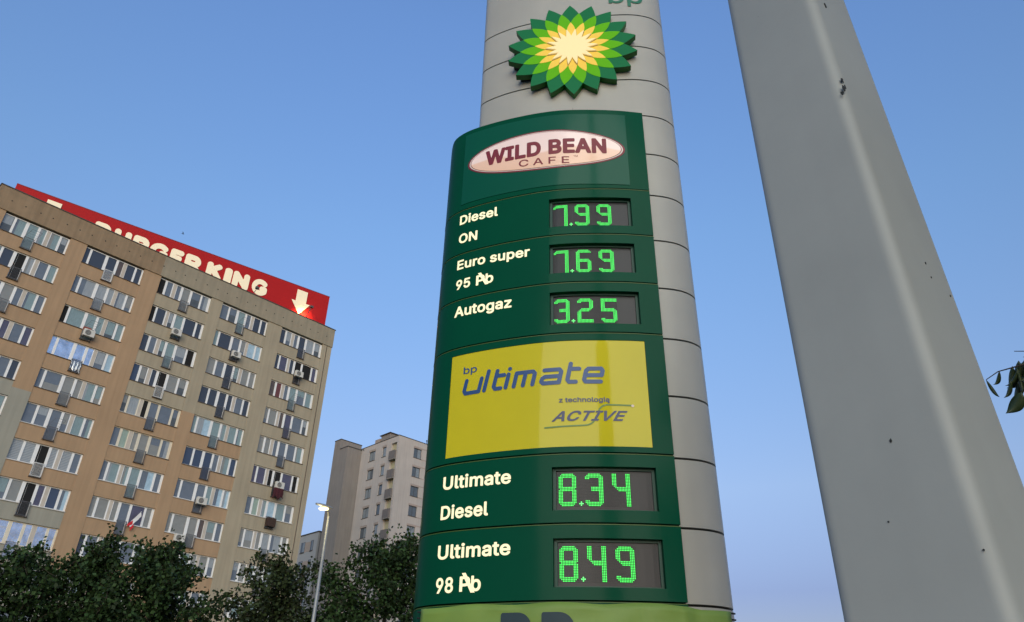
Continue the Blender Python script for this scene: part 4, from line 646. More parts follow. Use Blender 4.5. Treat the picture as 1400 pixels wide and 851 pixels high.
def make_window(cn, r_):
    x0 = COL[cn]; zt = ZH-(r_-1)*FH; zb = zt-WH
    lay = (T1 if SUBT[cn][r_-1] == 'a' else T1b) if cn in 'ZAC' else (T2 if SUBT[cn][r_-1] == 'a' else T2b)
    code = CODES[cn][r_-1]; fm = M_frame2 if (cn, r_) in (('B',6),('A',9),('B',5)) else M_frame
    mb = MB(); y0, y1 = .13, .20
    slots = [(a*WW, b*WW, t) for t, a, b in lay]
    dr = next(s for s in slots if s[2] == 'D'); d0, d1 = dr[0]-.05, dr[1]+.05
    # frame: head, sill, end post, mullions in the gaps
    mb.box(x0, x0+WW, y0, y1, zt-.07, zt-.004)
    mb.box(x0, x0+d0, y0, y1, zb+.004, zb+.07); mb.box(x0+d1, x0+WW, y0, y1, zb+.004, zb+.07)
    prev = 0
    for a, b, t in slots:
        if a > prev: mb.box(x0+prev, x0+a, y0-.01, y1-.002, zb+.07, zt-.07)
        prev = b
    mb.box(x0+prev, x0+WW, y0-.01, y1-.002, zb+.07, zt-.07)
    zd = zb-.82
    mb.box(x0+d0, x0+d0+.05, y0, y1, zd, zb+.07); mb.box(x0+d1-.05, x0+d1, y0, y1, zd, zb+.07)
    wn = mb.build('window', fm, blk)
    ci = 0
    for a, b, t in slots:
        if t == 'P':
            boxo('mullion_panel', M_post, wn, x0+a, x0+b, y0-.012, y1-.01, zb+.07, zt-.07); continue
        cd = code[ci]; ci += 1
        if t == 'D':
            open_ = (cn, r_) in door_open
            za = zd+.03
            o = boxo('balcony_door', PM['k' if open_ else cd], wn, x0+a, x0+b, .165, .19, za, zt-.07)
            if open_: MB().box(0, .05, 0, .045, zd, zt-.1).box(b-a-.05-.12, b-a-.12, 0, .045, zd, zt-.1).box(.05, b-a-.17, 0, .04, zt-.15, zt-.1).box(.05,b-a-.17,0,.04,zd,zd+.06).build('open_door_leaf', fm, wn).matrix_local = Matrix.Translation((x0+a+.12, .16, 0)) @ Matrix.Rotation(.6, 4, 'Z')
        else:
            o = boxo('pane', PM[cd], wn, x0+a, x0+b, .165, .19, zb+.07, zt-.07)
            if cd == 'l':
                sl = MB()
                for q in range(12):
                    z = zb+.12+q*.112; sl.box(x0+a+.03, x0+b-.03, .155, .1645, z, z+.028)
                sl.build('blind', M_slat, wn)
            elif cd == 'h' or (cd in 'bgG' and random.random() < .35):
                zz = zb + random.uniform(.3, .9)
                boxo('roller_blind', PM[random.choice('gcwb')], wn, x0+a+.04, x0+b-.04, .158, .1645, zz, zt-.09)
            elif cd in 'cws' and random.random() < .6:
                boxo('curtain', PM[random.choice('wgb')], wn, x0+a+.02, x0+a+.02+(b-a)*random.uniform(.2,.5), .158, .1645, zb+.08, zt-.09)
    boxo('sill', M_sillw if (r_ >= 7 or (cn, r_) in (('A',6),('B',5),('B',6))) else M_sill, wn, x0-.03, x0+d0, -.05, .15, zb-.035, zb+.003)
    boxo('sill', M_sillw if r_ >= 7 else M_sill, wn, x0+d1, x0+WW+.03, -.05, .15, zb-.035, zb+.003)
    # wall under the window with the notch for the door
    za = zt-FH
    ym = .012
    for q in ((x0, x0+d0, za, zb-.03), (x0+d1, x0+WW, za, zb-.03), (x0+d0, x0+d1, za, zd)):
        boxo('wall', colour(x0+2, zb-.6), blk, q[0], q[1], ym, .36, q[2], q[3])
    # balcony railing
    rb = MB(); ra, rc = x0+d0+.01, x0+d1-.01; yb = -.10; zr = zb+.16
    rb.box(ra, rc, yb, yb+.03, zr-.03, zr); rb.box(ra, rc, yb, yb+.03, zd+.04, zd+.07)
    nb = 10
    for q in range(nb+1):
        x = ra+(rc-ra-.016)*q/nb; rb.box(x, x+.014, yb+.006, yb+.022, zd+.07, zr-.03)
    for x in (ra, rc-.03): rb.box(x, x+.03, yb+.03, .13, zr-.03, zr); rb.box(x, x+.03, yb+.03, .13, zd+.04, zd+.07); rb.box(x, x+.03, yb, yb+.03, zd+.04, zr)
    rb.build('balcony_railing', M_frame if (cn, r_) in (('A',7),('A',1),('B',4)) else M_rail, blk)
    boxo('door_ledge', M_sill, blk, x0+d0-.04, x0+d1+.04, -.11, .11, zd-.05, zd-.001)
    return x0+d0, x0+d1, zb, zd
WPOS = {}
for cn in COL:
    for r_ in range(1, 11): WPOS[(cn, r_)] = make_window(cn, r_)
M_lobby = mat('ground_floor_render', (.34,.33,.31), .9, var=.15)
for cn in COL:       # storeys hidden behind the trees
    x0 = COL[cn]
    for r_ in (11, 12):
        zt = ZH-(r_-1)*FH; boxo('window', PM['b'], blk, x0, x0+WW, .15, .2, zt-WH, zt)
        boxo('wall', M_gry, blk, x0, x0+WW, .012, .36, zt-FH, zt-WH)
    boxo('wall', M_lobby, blk, x0, x0+WW, .012, .36, 0, ZH-12*FH)
    boxo('wall', M_gry, blk, x0, x0+WW, .014, .36, ZH-12*FH, ZH-12*FH+.02)

def world_pt(x, y, z): return BM @ Vector((x, y, z))
def at_block(name, x, y, z, label, cat, group=None):
    return empty(name, world_pt(x, y, z), blk.rotation_euler.z, label, cat, group)
# ---- air conditioners
M_ac = mat('ac_casing', (.55,.54,.50), .5, var=.08); M_fan = mat('ac_fan', (.06,.06,.06), .6)
def ac_unit(x, z, label):
    t = at_block('air_conditioner', x, -.36, z, label, 'air conditioner', 'air conditioner units hung outside the windows')
    boxo('casing', M_ac, t, -.40, .40, -.15, .15, 0, .56, bevel=.015)
    f = MB(); f.bar((-.1,-.158,.28), (-.1,-.15,.28), .22, 20); f.build('fan_recess', M_fan, t)
    gr = MB()
    for q in (.21, .15, .09, .04):
        for i in range(20):
            a, b = 2*math.pi*i/20, 2*math.pi*(i+1)/20; gr.bar((-.1+q*math.cos(a), -.165, .28+q*math.sin(a)), (-.1+q*math.cos(b), -.165, .28+q*math.sin(b)), .007, 4)
    gr.build('fan_grille', M_ac, t)
    br = MB()
    for s in (-.3, .3): br.box(s-.02, s+.02, -.15, .34, -.05, 0).bar((s, -.12, -.04), (s, .34, -.32), .015, 4)
    br.build('bracket', M_rail, t)
    return t
def rp(c, r_): return WPOS[(c, r_)]
a, b, zb, zd = rp('A',3); ac_unit((a+b)/2+.05, zb-.62, 'outdoor air conditioner hanging below a tan-wall balcony door under a small red cloth')
a, b, zb, zd = rp('B',2); ac_unit((a+b)/2-.1, zb-.62, 'outdoor air conditioner under the second balcony door from the roof, right of the tan wall')
a, b, zb, zd = rp('C',2); ac_unit((a+b)/2+.05, zb-.60, 'outdoor air conditioner under a balcony door left of a bright blue reflecting pane')
a, b, zb, zd = rp('D',2); ac_unit((a+b)/2-.02, zb-.20, 'outdoor air conditioner standing in a high railing near the right corner of the tan block')
a, b, zb, zd = rp('D',6); ac_unit((a+b)/2+.1, zb-.10, 'outdoor air conditioner above dark red cloth hung from a railing')
a, b, zb, zd = rp('C',7); ac_unit((a+b)/2+.05, zb-.22, 'outdoor air conditioner in the railing beside bright reflecting panes low on the tan wall')
a, b, zb, zd = rp('C',8); ac_unit(a-.62, zb-.62, 'outdoor air conditioner fixed to the tan wall left of the lowest visible railing')
# ---- cloths, flag, boxes, drying racks
def cloth(name, x, z, w_, h, m_, label, cat, y=-.15, seed=0):
    rn = random.Random(seed); mb = MB(); nx, nz = 12, 10
    for i in range(nx+1):
        for j in range(nz+1):
            mb.v.append((-w_/2+w_*i/nx + .02*math.sin(j*1.3+seed), .035*math.sin(i*1.7+seed)*(j/nz+.3), -h*j/nz*(1+.18*math.sin(i*.9+seed))))
    for i in range(nx):
        for j in range(nz): q = i*(nz+1)+j; mb.f.append((q, q+1, q+nz+2, q+nz+1))
    o = mb.build(name, m_, None, smooth=True); s = o.modifiers.new('solid','SOLIDIFY'); s.thickness = .012
    o.location = world_pt(x, y, z); o.rotation_euler.z = blk.rotation_euler.z
    return tag(o, label, cat)
a, b, zb, zd = rp('D',6); cloth('hanging_cloth', (a+b)/2, zb-.12, .95, .85, mat('maroon_cloth', (.055,.008,.014), .9, var=.3), 'dark red cloth hanging from the railing below an air conditioner', 'cloth', -.56, 2)
a, b, zb, zd = rp('A',3); cloth('hanging_cloth', (a+b)/2-.1, zb+.22, .6, .35, mat('red_cloth', (.28,.06,.035), .9, var=.2), 'small orange red cloth hanging above the air conditioner on the tan wall', 'cloth', -.13, 5)
a, b, zb, zd = rp('A',4); cloth('foil_sheet', (a+b)/2, zb+.10, b-a, .85, mat('crumpled_foil', (.6,.63,.65), .22, metal=.8, bump=1.0, bscale=12, var=.5, scale=9), 'crumpled silver foil sheet tied inside a railing below foil-covered windows', 'foil', -.06, 3)
a, b, zb, zd = rp('D',7)
t = boxo('storage_box', mat('brown_box', (.045,.022,.014), .8, var=.4, scale=6), None, -.4, .4, -.18, .18, 0, .72); t.location = world_pt((a+b)/2, -.25, zd+.12); t.rotation_euler.z = blk.rotation_euler.z
tag(t, 'dark brown box filling the railing low at the right side of the tan block', 'box')
a, b, zb, zd = rp('B',8)
fl = at_block('flag', b+.02, -.12, zb+.05, 'small white and red flag on a pole slanting from a railing', 'flag')
MB().bar((0,0,-.2), (.75,-.12,1.0), .016, 6).build('pole', M_frame, fl)
mb = MB()
for i in range(7):
    t_ = i/6; px, pz = .10+.62*t_, .02+.92*t_
    mb.v += [(px, -.02-.1*t_, pz), (px+.13+.03*math.sin(i*2), -.05+.03*math.sin(i*1.9), pz-.28), (px+.20-.03*math.sin(i), -.05+.02*math.cos(i*2.3), pz-.55)]
for i in range(6): mb.f.append((3*i, 3*i+3, 3*i+4, 3*i+1))
mb.build('white_half', mat('flag_white', (.75,.75,.75), .8), fl, smooth=True)
mb2 = MB(); mb2.v = list(mb.v)
for i in range(6): mb2.f.append((3*i+1, 3*i+4, 3*i+5, 3*i+2))
mb2.f = mb2.f[:2]; mb2.add([(0,-.03,-.05),(.32,-.06,.28),(.36,-.06,.0),(.02,-.05,-.25)], [(0,1,2,3)])
mb2.build('red_half', mat('flag_red', (.5,.012,.02), .8), fl)
def rack(c, r_, label):
    a, b, zb, zd = rp(c, r_); t = at_block('drying_rack', (a+b)/2, -.14, zb+.1, label, 'drying rack', 'drying racks folded out from the balcony railings')
    m_ = M_rail; mb = MB()
    for s in (-.35, .35): mb.bar((s, 0, 0), (s+.25, -.35, .62), .012, 4)
    mb.bar((-.10, -.35, .62), (.60, -.35, .62), .012, 4); mb.build('rack_frame', m_, t)
    mb = MB()
    for q in (.25,.5,.75): mb.bar((-.35+.25*q, -.35*q, .62*q), (.35+.25*q, -.35*q, .62*q), .006, 4)
    mb.build('rack_line', m_, t)
rack('A',6,'thin wire drying rack above a railing on the tan wall beside the grey corner')
rack('D',3,'thin wire drying rack above a railing right of a dark red curtain')
rack('C',1,'thin wire drying rack on the highest railing of the fourth window column from the left')
rack('C',3,'thin wire drying rack on the third railing from the roof in the fourth window column')
rack('Z',1,'thin wire drying rack on the railing at the upper left corner of the tan block')
rack('A',3,'thin wire drying rack behind the air conditioner with the red cloth')

# ================================================================== ROOFTOP SIGN
PR = Vector((-19.134, 65.411, 37.45)); SD = Vector((.7975, .6033, 0))
sgn = empty('rooftop_sign', PR, math.atan2(SD.y, SD.x), 'long red rooftop advertising board with fat cream letters and an arrow at each end', 'sign')
M_red = mat('sign_red', (.40,.012,.013), .6, spec=.15, var=.06, scale=.6)
boxo('board', M_red, sgn, -28.5, .08, 0, .25, -.35, 3.50)
boxo('edge_trim', mat('trim_red', (.20,.02,.02), .5), sgn, -28.5, .10, -.02, .27, 3.50, 3.56)
legs = MB()
for i in range(10):
    x = -27.5+i*3; legs.bar((x, .3, -.45), (x, .3, 3.3), .06).bar((x, .3, 3.0), (x, 2.2, -.45), .05)
legs.build('support_frame', M_rail, sgn)
M_sl = mat('sign_cream', (.80,.70,.50), .5, emit=(1,.85,.55), es=.03)
def letter(strokes, s0, s1, z0=.90, z1=2.72, rad=.150):
    xs = [p[0] for st in strokes for p in st]; w_ = max(xs)-min(xs)+2*rad; sx = (s1-s0)/w_; mn = min(xs)-rad
    v, f = sdf_mesh(strokes, rad, .035)
    put2d('letter', M_sl, sgn, (v, f), lambda x, y: (s0+(x-mn)*sx, -.045, z0+y*(z1-z0)), solid=.04)
LT = {
 'B': [[(.17,.165),(.17,.835)], [(.17,.845),(.47,.845)]+arc(.47,.675,.19,.17,90,-90)+[(.17,.505)], [(.17,.165),(.50,.165)]+arc(.50,.335,.19,.17,-90,90)+[(.17,.505)]],
 'U': [[(.17,.835),(.17,.42)]+arc(.43,.40,.26,.235,180,360)+[(.69,.835)]],
 'R': [[(.17,.165),(.17,.835)], [(.17,.845),(.50,.845)]+arc(.50,.655,.20,.19,90,-90)+[(.17,.465)], [(.48,.45),(.72,.165)]],
 'G': [arc(.54,.50,.37,.345,48,322,16), [(.83,.32),(.83,.44),(.66,.44)]],
 'E': [[(.62,.835),(.17,.835),(.17,.165),(.64,.165)], [(.17,.5),(.56,.5)]],
 'K': [[(.17,.165),(.17,.835)], [(.17,.46),(.62,.835)], [(.36,.56),(.66,.165)]],
 'I': [[(.17,.165),(.17,.835)]],
 'N': [[(.17,.165),(.17,.835),(.72,.165),(.72,.835)]]}
for ch, s0, s1 in (('B',-22.12,-20.75),('U',-20.50,-19.10),('R',-18.92,-17.52),('G',-17.42,-15.85),('E',-15.66,-14.48),('R',-14.32,-12.86),('K',-12.32,-10.86),('I',-10.62,-9.92),('N',-9.80,-8.22),('G',-7.90,-6.38)):
    letter(LT[ch], s0, s1)
for cx in (-2.85, -25.5):
    v = [(cx-.55, 3.06), (cx+.55, 3.06), (cx+.55, 1.72), (cx+.97, 1.72), (cx, .34), (cx-.97, 1.72), (cx-.55, 1.72)]
    put2d('arrow', M_sl, sgn, (v, [tuple(range(7))]), lambda x, y: (x, -.045, y), solid=.04)
SM = Matrix.Translation(PR) @ Matrix.Rotation(math.atan2(SD.y, SD.x), 4, 'Z')
for s, on, lb in ((-2.35, True, 'small lit black spotlight on a bent arm below the right arrow of the red sign'), (-7.95, False, 'small unlit black spotlight in front of the last letter of the red sign')):
    t = empty('spotlight', SM @ Vector((s, -.95, -.2)), sgn.rotation_euler.z, lb, 'spotlight', 'spotlights along the red sign')
    MB().bar((0,0,0), (.10,-.25,.55), .035).bar((.10,-.25,.55), (.25,-.35,1.02), .03).build('arm', M_fan, t)
    MB().box(.10,.42,-.5,-.22,.98,1.2).build('lamp_head', M_fan, t, bevel=.02)
    if on:
        boxo('lit_lens', mat('lamp_lens', (1,.9,.6), .4, emit=(1,.75,.35), es=8), t, .14, .38, -.218, -.212, 1.0, 1.18)
        ld = bpy.data.lights.new('sign_lamp', 'SPOT'); lo = bpy.data.objects.new('sign_lamp', ld); C.objects.link(lo)
        ld.energy = 100; ld.color = (1,.62,.24); ld.spot_size = R(130); ld.spot_blend = .9; ld.shadow_soft_size = .12
        lo.parent = t; lo.location = (-.1, .12, .62); lo.rotation_euler = (R(80), 0, R(0))

# ================================================================== PALE TOWER BLOCK
tb = empty('tower_block', (-17.08, 108.67, 0), R(45), 'pale pinkish apartment tower with corner balconies and a brown stair tower', 'building')
M_p = mat('pale_render', (.45,.405,.370), .9, var=.08, scale=.4, streak=.10, bump=.1, bscale=10)
M_pb = mat('pink_band', (.36,.29,.255), .9, var=.10, scale=.5)
M_st = mat('stair_render', (.23,.205,.185), .9, var=.10, scale=.4, streak=.12, bump=.1, bscale=10)
M_hd = mat('lintel_grey', (.33,.27,.23), .9, var=.1)
M_wf = mat('dark_window_frame', (.05,.05,.055), .5); M_wg = glass('tower', (.10,.12,.14), var=.2); M_wg2 = glass('tower_light', (.22,.25,.27), var=.2)
ZR = 42.1; FS = 3.03
boxo('core_wall', M_p, tb, .35, 15.6, .35, 15.6, 0, 41.9)
boxo('coping', M_cop, tb, -.06, 15.7, -.06, 15.7, 42.1, 42.18)
boxo('roof_edge', M_p, tb, 0, 15.64, 0, 15.64, 41.3, 42.1)
rows = [41.0-FS*i for i in range(13)]
def tower_window(face, a, b, zt, zb, light=False):
    # face 'R': plane y=0, coordinate x ; face 'L': plane x=0, coordinate y
    def bx(mb, u0, u1, w0, w1, z0, z1):
        return mb.box(u0, u1, w0, w1, z0, z1) if face == 'R' else mb.box(w0, w1, u0, u1, z0, z1)
    fr = MB(); bx(fr, a, b, .12, .18, zt-.07, zt); bx(fr, a, b, .12, .18, zb, zb+.07); bx(fr, a, a+.07, .12, .18, zb+.07, zt-.07); bx(fr, b-.07, b, .12, .18, zb+.07, zt-.07)
    mdl = (a+b)/2; two = b-a > 1.2
    if two: bx(fr, mdl-.035, mdl+.035, .12, .18, zb+.07, zt-.07)
    w_ = fr.build('window', M_wf, tb)
    for q0, q1 in (((a+.07, mdl-.035), (mdl+.035, b-.07)) if two else ((a+.07, b-.07),)):
        p = MB(); bx(p, q0, q1, .14, .16, zb+.07, zt-.07); p.build('pane', random.choice([M_wg, M_wg, M_wg2]), w_)
    s = MB(); bx(s, a-.05, b+.05, -.06, .12, zb-.07, zb-.002); s.build('sill', M_sill, w_)
def strip_wall(face, openings, length, x_start=0.0):
    """wall with a grid of openings [(u0,u1,[(z0,z1)...])...]"""
    def bx(u0, u1, z0, z1, m_=M_p):
        if u1-u0 < 1e-4 or z1-z0 < 1e-4: return
        (boxo('wall', m_, tb, u0, u1, 0, .35, z0, z1) if face == 'R' else boxo('wall', m_, tb, 0, .35, u0, u1, z0, z1))
    cur = x_start
    for u0, u1, zz in openings:
        bx(cur, u0, 0, 41.3); prev = 41.3
        for z0, z1 in zz: bx(u0, u1, z1, prev); prev = z0
        bx(u0, u1, 0, prev); cur = u1
    bx(cur, length, 0, 41.3)
opR = []; 
for x in (3.07, 6.33, 9.8, 13.0): opR.append((x, x+1.57 if x < 12 else x+1.2, [(r_-1.55-.1, r_-.1) for r_ in rows]))
strip_wall('R', opR, 15.6)
for u0, u1, zz in opR:
    for z0, z1 in zz: tower_window('R', u0, u1, z1, z0)
for r_ in rows:
    for u0, u1 in ((3.0, 4.75), (6.25, 8.0), (9.7, 11.5)):
        boxo('lintel', M_pb, tb, u0, u1, -.02, -.001, r_-.09, r_+.20)
    boxo('band', M_pb, tb, 4.75, 6.25, -.012, -.001, r_+.02, r_+.16); boxo('band', M_pb, tb, 4.75, 6.25, -.012, -.001, r_-1.75, r_-1.6)
    boxo('band', M_pb, tb, 8.0, 9.7, -.012, -.001, r_+.02, r_+.16); boxo('band', M_pb, tb, 8.0, 9.7, -.012, -.001, r_-1.75, r_-1.6)
opL = [(.35+.0, 1.85, [(r_-2.95+.0, r_+.08) for r_ in rows]), (3.12, 4.10, [(r_-1.58, r_-.02) for r_ in rows]), (5.98, 7.62, [(r_-1.58, r_-.02) for r_ in rows])]
opL[0] = (.42, 1.82, [(1.0, 41.12)])
strip_wall('L', opL, 9.9, .352)
# corner pier of the left face (the right wall fills the rest)
for u0, u1, zz in opL[1:]:
    for z0, z1 in zz: tower_window('L', u0, u1, z1, z0)
    for r_ in rows: boxo('lintel', M_hd, tb, -.02, -.001, u0-.05, u1+.05, r_, r_+.32)
M_lg_ = mat('loggia_yellow', (.42,.38,.24), .9, var=.1)
for i, r_ in enumerate(rows):
    boxo('loggia_wall', M_lg_, tb, .345, .352, .43, 1.81, r_-2.9, r_+.05)
    boxo('loggia_slab', M_st, tb, -.34, .34, .36, 1.86, r_-2.68, r_-2.50)
    bal = MB().box(-.34, -.28, .36, 1.86, r_-2.48, r_-1.22).box(-.28, .30, .36, .42, r_-2.48, r_-1.22).box(-.28, .30, 1.80, 1.86, r_-2.48, r_-1.22)
    bal.build('balcony_front', mat('balcony_grey', (.16,.14,.13), .7, var=.15), tb)
# stair tower, lower front mass and higher rear mass
boxo('stair_tower', M_st, tb, -2.75, 1.0, 9.9, 12.2, 0, 41.85); boxo('coping', M_cop, tb, -2.81, 1.0, 9.84, 12.2, 41.85, 41.97)
boxo('stair_tower', M_st, tb, -2.752, 1.36, 12.2, 13.95, 0, 43.6); boxo('coping', M_cop, tb, -2.81, 1.42, 12.15, 14.0, 43.6, 43.72)
boxo('roof_hut', M_st, tb, .8, 4.2, 3.6, 6.0, 42.18, 43.6); boxo('coping', M_cop, tb, .6, 4.4, 3.4, 6.2, 43.6, 43.7)
boxo('roof_hut', M_hd, tb, .8, 3.6, 6.3, 7.6, 42.18, 43.3)
MB().bar((5.7,.3,42.1),(5.7,.3,42.75),.05).bar((5.7,.3,42.75),(5.7,.3,42.9),.12).build('roof_vent', M_cop, tb)
MB().bar((-.05,9.3,41.8),(-.3,9.3,41.9),.08).build('roof_vent', M_cop, tb)

# grey block between the two
gb = empty('grey_block', (-30.56, 121.5, 0), R(45), 'small grey flat-roofed block between the tan block and the pale tower', 'building')
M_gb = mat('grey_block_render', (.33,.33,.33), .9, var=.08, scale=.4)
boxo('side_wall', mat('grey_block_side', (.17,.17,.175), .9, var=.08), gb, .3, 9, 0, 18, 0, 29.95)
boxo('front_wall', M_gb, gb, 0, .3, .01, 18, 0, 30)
boxo('coping', M_cop, gb, -.1, 9.1, -.1, 18.1, 30.0, 30.15)
for i in range(5):
    z1 = 28.85-3.05*i
    for y0, y1 in ((1.15, 1.95), (3.65, 4.9), (7.2, 8.0), (9.6, 10.8)):
        w_ = MB().box(-.03, -.001, y0, y1, z1-1.65, z1).build('window', M_wf, gb)
        MB().box(-.045, -.031, y0+.08, (y0+y1)/2-.03, z1-1.57, z1-.08).build('pane', M_wg2, w_); MB().box(-.045, -.031, (y0+y1)/2+.03, y1-.08, z1-1.57, z1-.08).build('pane', M_wg, w_)
        MB().box(-.1, -.032, y0-.05, y1+.05, z1-1.75, z1-1.66).build('sill', M_sill, w_)
    boxo('band', M_hd, gb, -.015, -.001, 1.95, 3.65, z1-1.7, z1-.1)

# ================================================================== STREET LAMP
M_pole = mat('galvanised_steel', (.27,.275,.27), .5, metal=.4, var=.08, scale=4)
lp = empty('street_lamp', (-4.70, 19.44, 0), 0, 'slender grey street lamp with its head lit pale yellow', 'street lamp')
MB().bar((0,0,0), (0,0,.9), .085, 12).bar((0,0,.9), (0,0,6.55), .072, 12, .030).build('pole', M_pole, lp, smooth=True)
MB().bar((0,0,6.55), (-.02,-.02,6.66), .035, 8).build('collar', M_fan, lp)
hd = MB(); sec = [(-.00,.03),(.08,.075),(.25,.10),(.40,.09),(.52,.05)]
k = 0
for i, (d, r_) in enumerate(sec):
    for j in range(10):
        t = 2*math.pi*j/10; hd.v.append((.08-d*.75 + 0, -.02 - d*.55 + r_*math.cos(t)*.6, 6.76 + r_*.45*math.sin(t) + d*.06))
for i in range(len(sec)-1):
    for j in range(10): hd.f.append((i*10+j, i*10+(j+1) % 10, (i+1)*10+(j+1) % 10, (i+1)*10+j))
hd.f.append(tuple(range(10))[::-1]); hd.f.append(tuple(40+j for j in range(10)))
hd.build('lamp_head', M_pole, lp, smooth=True)
mb = MB(); ns = 14
for i in range(ns+1):
    for j in range(ns//2+1):
        t = 2*math.pi*i/ns; ph = math.pi*j/(ns//2); r_ = math.sin(ph)
        mb.v.append((-.12+.17*r_*math.cos(t)*.8, -.15+.17*r_*math.sin(t)*.6, 6.745-.06*(1-math.cos(ph))*.7))
for i in range(ns):
    for j in range(ns//2): q = i*(ns//2+1)+j; mb.f.append((q, q+1, q+ns//2+2, q+ns//2+1))
mb.build('lit_lens', mat('street_lens', (1,.95,.7), .4, emit=(1,.72,.24), es=.7), lp, smooth=True)
ld = bpy.data.lights.new('street_light', 'POINT'); lo = bpy.data.objects.new('street_light', ld); C.objects.link(lo)
ld.energy = 2.6; ld.color = (1,.86,.48); ld.shadow_soft_size = .1; lo.parent = lp; lo.location = (-.12,-.30,6.52)

# ================================================================== STEEL MAST
def corner(az, D): return Vector((math.sin(R(az))*D, math.cos(R(az))*D))
def mast_section(z):
    t = (z-2.0)/1.45
    azl, azk, azr = 23.12+.28*t, 33.1-1.25*t, 36.15-1.30*t
    K = corner(azk, 1.5); L = corner(azl, 1.585); Rr_ = corner(azr, 1.72)
    Bk = L + (Rr_-K); return [L, K, Rr_, Bk]
def mast_ring(z, rad=.030, seg=8):
    tb_ = mast_section(2.0); tt_ = mast_section(3.45); t = (z-2.0)/1.45
    P = [a.lerp(b, 1) if False else a + (b-a)*t for a, b in zip(tb_, tt_)]
    out = []
    for i in range(4):
        p, a, b = P[i], P[i-1], P[(i+1) % 4]; d1 = (a-p).normalized(); d2 = (b-p).normalized()
        s = p + d1*rad; e = p + d2*rad
        for k in range(seg+1):
            q = k/seg; out.append((s*(1-q)**2 + p*2*q*(1-q) + e*q*q))
    return out
ms = MB(); lv = [0,.5,1,1.5,2,2.5,3,3.5,4,5,5.6]; n = 36
for z in lv:
    for q in mast_ring(z): ms.v.append((q.x, q.y, z))
for i in range(len(lv)-1):
    for j in range(n): ms.f.append((i*n+j, i*n+(j+1) % n, (i+1)*n+(j+1) % n, (i+1)*n+j))
ms.f.append(tuple((len(lv)-1)*n+j for j in range(n)))
mst = empty('steel_mast', (0,0,0), 0, 'thick tapering light grey steel mast with rounded corners and chipped paint, close on the right', 'mast')
M_mast = mat('mast_paint', (.30,.315,.30), .52, coat=0, coat_rough=.25, var=.10, scale=2.0, bump=.012, bscale=60, streak=.10)
# sparse dark specks in the paint
n_ = M_mast.node_tree.nodes; l_ = M_mast.node_tree.links; b_ = n_['Principled BSDF']
vo = n_.new('ShaderNodeTexVoronoi'); vo.inputs['Scale'].default_value = 26; tc = n_.new('ShaderNodeTexCoord'); l_.new(tc.outputs['Object'], vo.inputs['Vector'])
nz = n_.new('ShaderNodeTexNoise'); nz.inputs['Scale'].default_value = 5; nz.inputs['Detail'].default_value = 3; l_.new(tc.outputs['Object'], nz.inputs['Vector'])
m1 = n_.new('ShaderNodeMapRange'); m1.inputs['From Min'].default_value = .06; m1.inputs['From Max'].default_value = .09; m1.inputs['To Min'].default_value = 1; m1.inputs['To Max'].default_value = 0; l_.new(vo.outputs['Distance'], m1.inputs['Value'])
m2 = n_.new('ShaderNodeMapRange'); m2.inputs['From Min'].default_value = .64; m2.inputs['From Max'].default_value = .70; l_.new(nz.outputs['Fac'], m2.inputs['Value'])
mm = n_.new('ShaderNodeMath'); mm.operation = 'MULTIPLY'; l_.new(m1.outputs[0], mm.inputs[0]); l_.new(m2.outputs[0], mm.inputs[1])
mx = n_.new('ShaderNodeMix'); mx.data_type = 'RGBA'; src = b_.inputs['Base Color'].links[0].from_socket
l_.new(mm.outputs[0], mx.inputs[0]); l_.new(src, mx.inputs['A']); mx.inputs['B'].default_value = (.03,.03,.03,1); l_.new(mx.outputs['Result'], b_.inputs['Base Color'])
body = ms.build('shaft', M_mast, mst, smooth=True)
MB().box(.45,1.2,1.2,1.9,.1,.14).build('base_plate', M_pole, mst)
# flaked paint, each flake an irregular thin patch lying on the shaft
M_chip = mat('bare_chip', (.02,.022,.02), .8, var=.4, scale=60)
def flake(side, f, z, w_, h, seed):
    rn = random.Random(seed); P = [a + (b-a)*((z-2.0)/1.45) for a, b in zip(mast_section(2.0), mast_section(3.45))]
    a, b = (P[0], P[1]) if side == 'L' else (P[1], P[2]); d = (b-a).normalized(); nrm = Vector((d.y, -d.x)); c = a + (b-a)*f
    n = 11; pts = []
    for i in range(n):
        t = 2*math.pi*i/n; q = rn.uniform(.45, 1.1); pts.append((q*w_/2*math.cos(t), q*h/2*math.sin(t)))
    vs = [(c.x+d.x*x+nrm.x*o, c.y+d.y*x+nrm.y*o, z+y) for o in (.0015, .0) for x, y in pts]
    MB().add(vs, [tuple(range(n))]+[(i, n+i, n+(i+1) % n, (i+1) % n) for i in range(n)]).build('paint_chip', M_chip, mst)

for i, (sd_, f_, z_, w_, h_) in enumerate((('R',.02,3.003,.012,.028),('R',.05,3.035,.013,.020),('L',.985,2.985,.008,.016),('R',.07,3.015,.006,.018),('L',.598,2.113,.006,.011),
        ('R',.27,3.368,.010,.02),('R',.538,2.529,.004,.008),('R',.553,2.492,.004,.006),('R',.836,2.469,.005,.007),('L',.947,1.893,.005,.005),('L',.453,1.963,.004,.005))):
    flake(sd_, f_, z_, w_, h_, i)

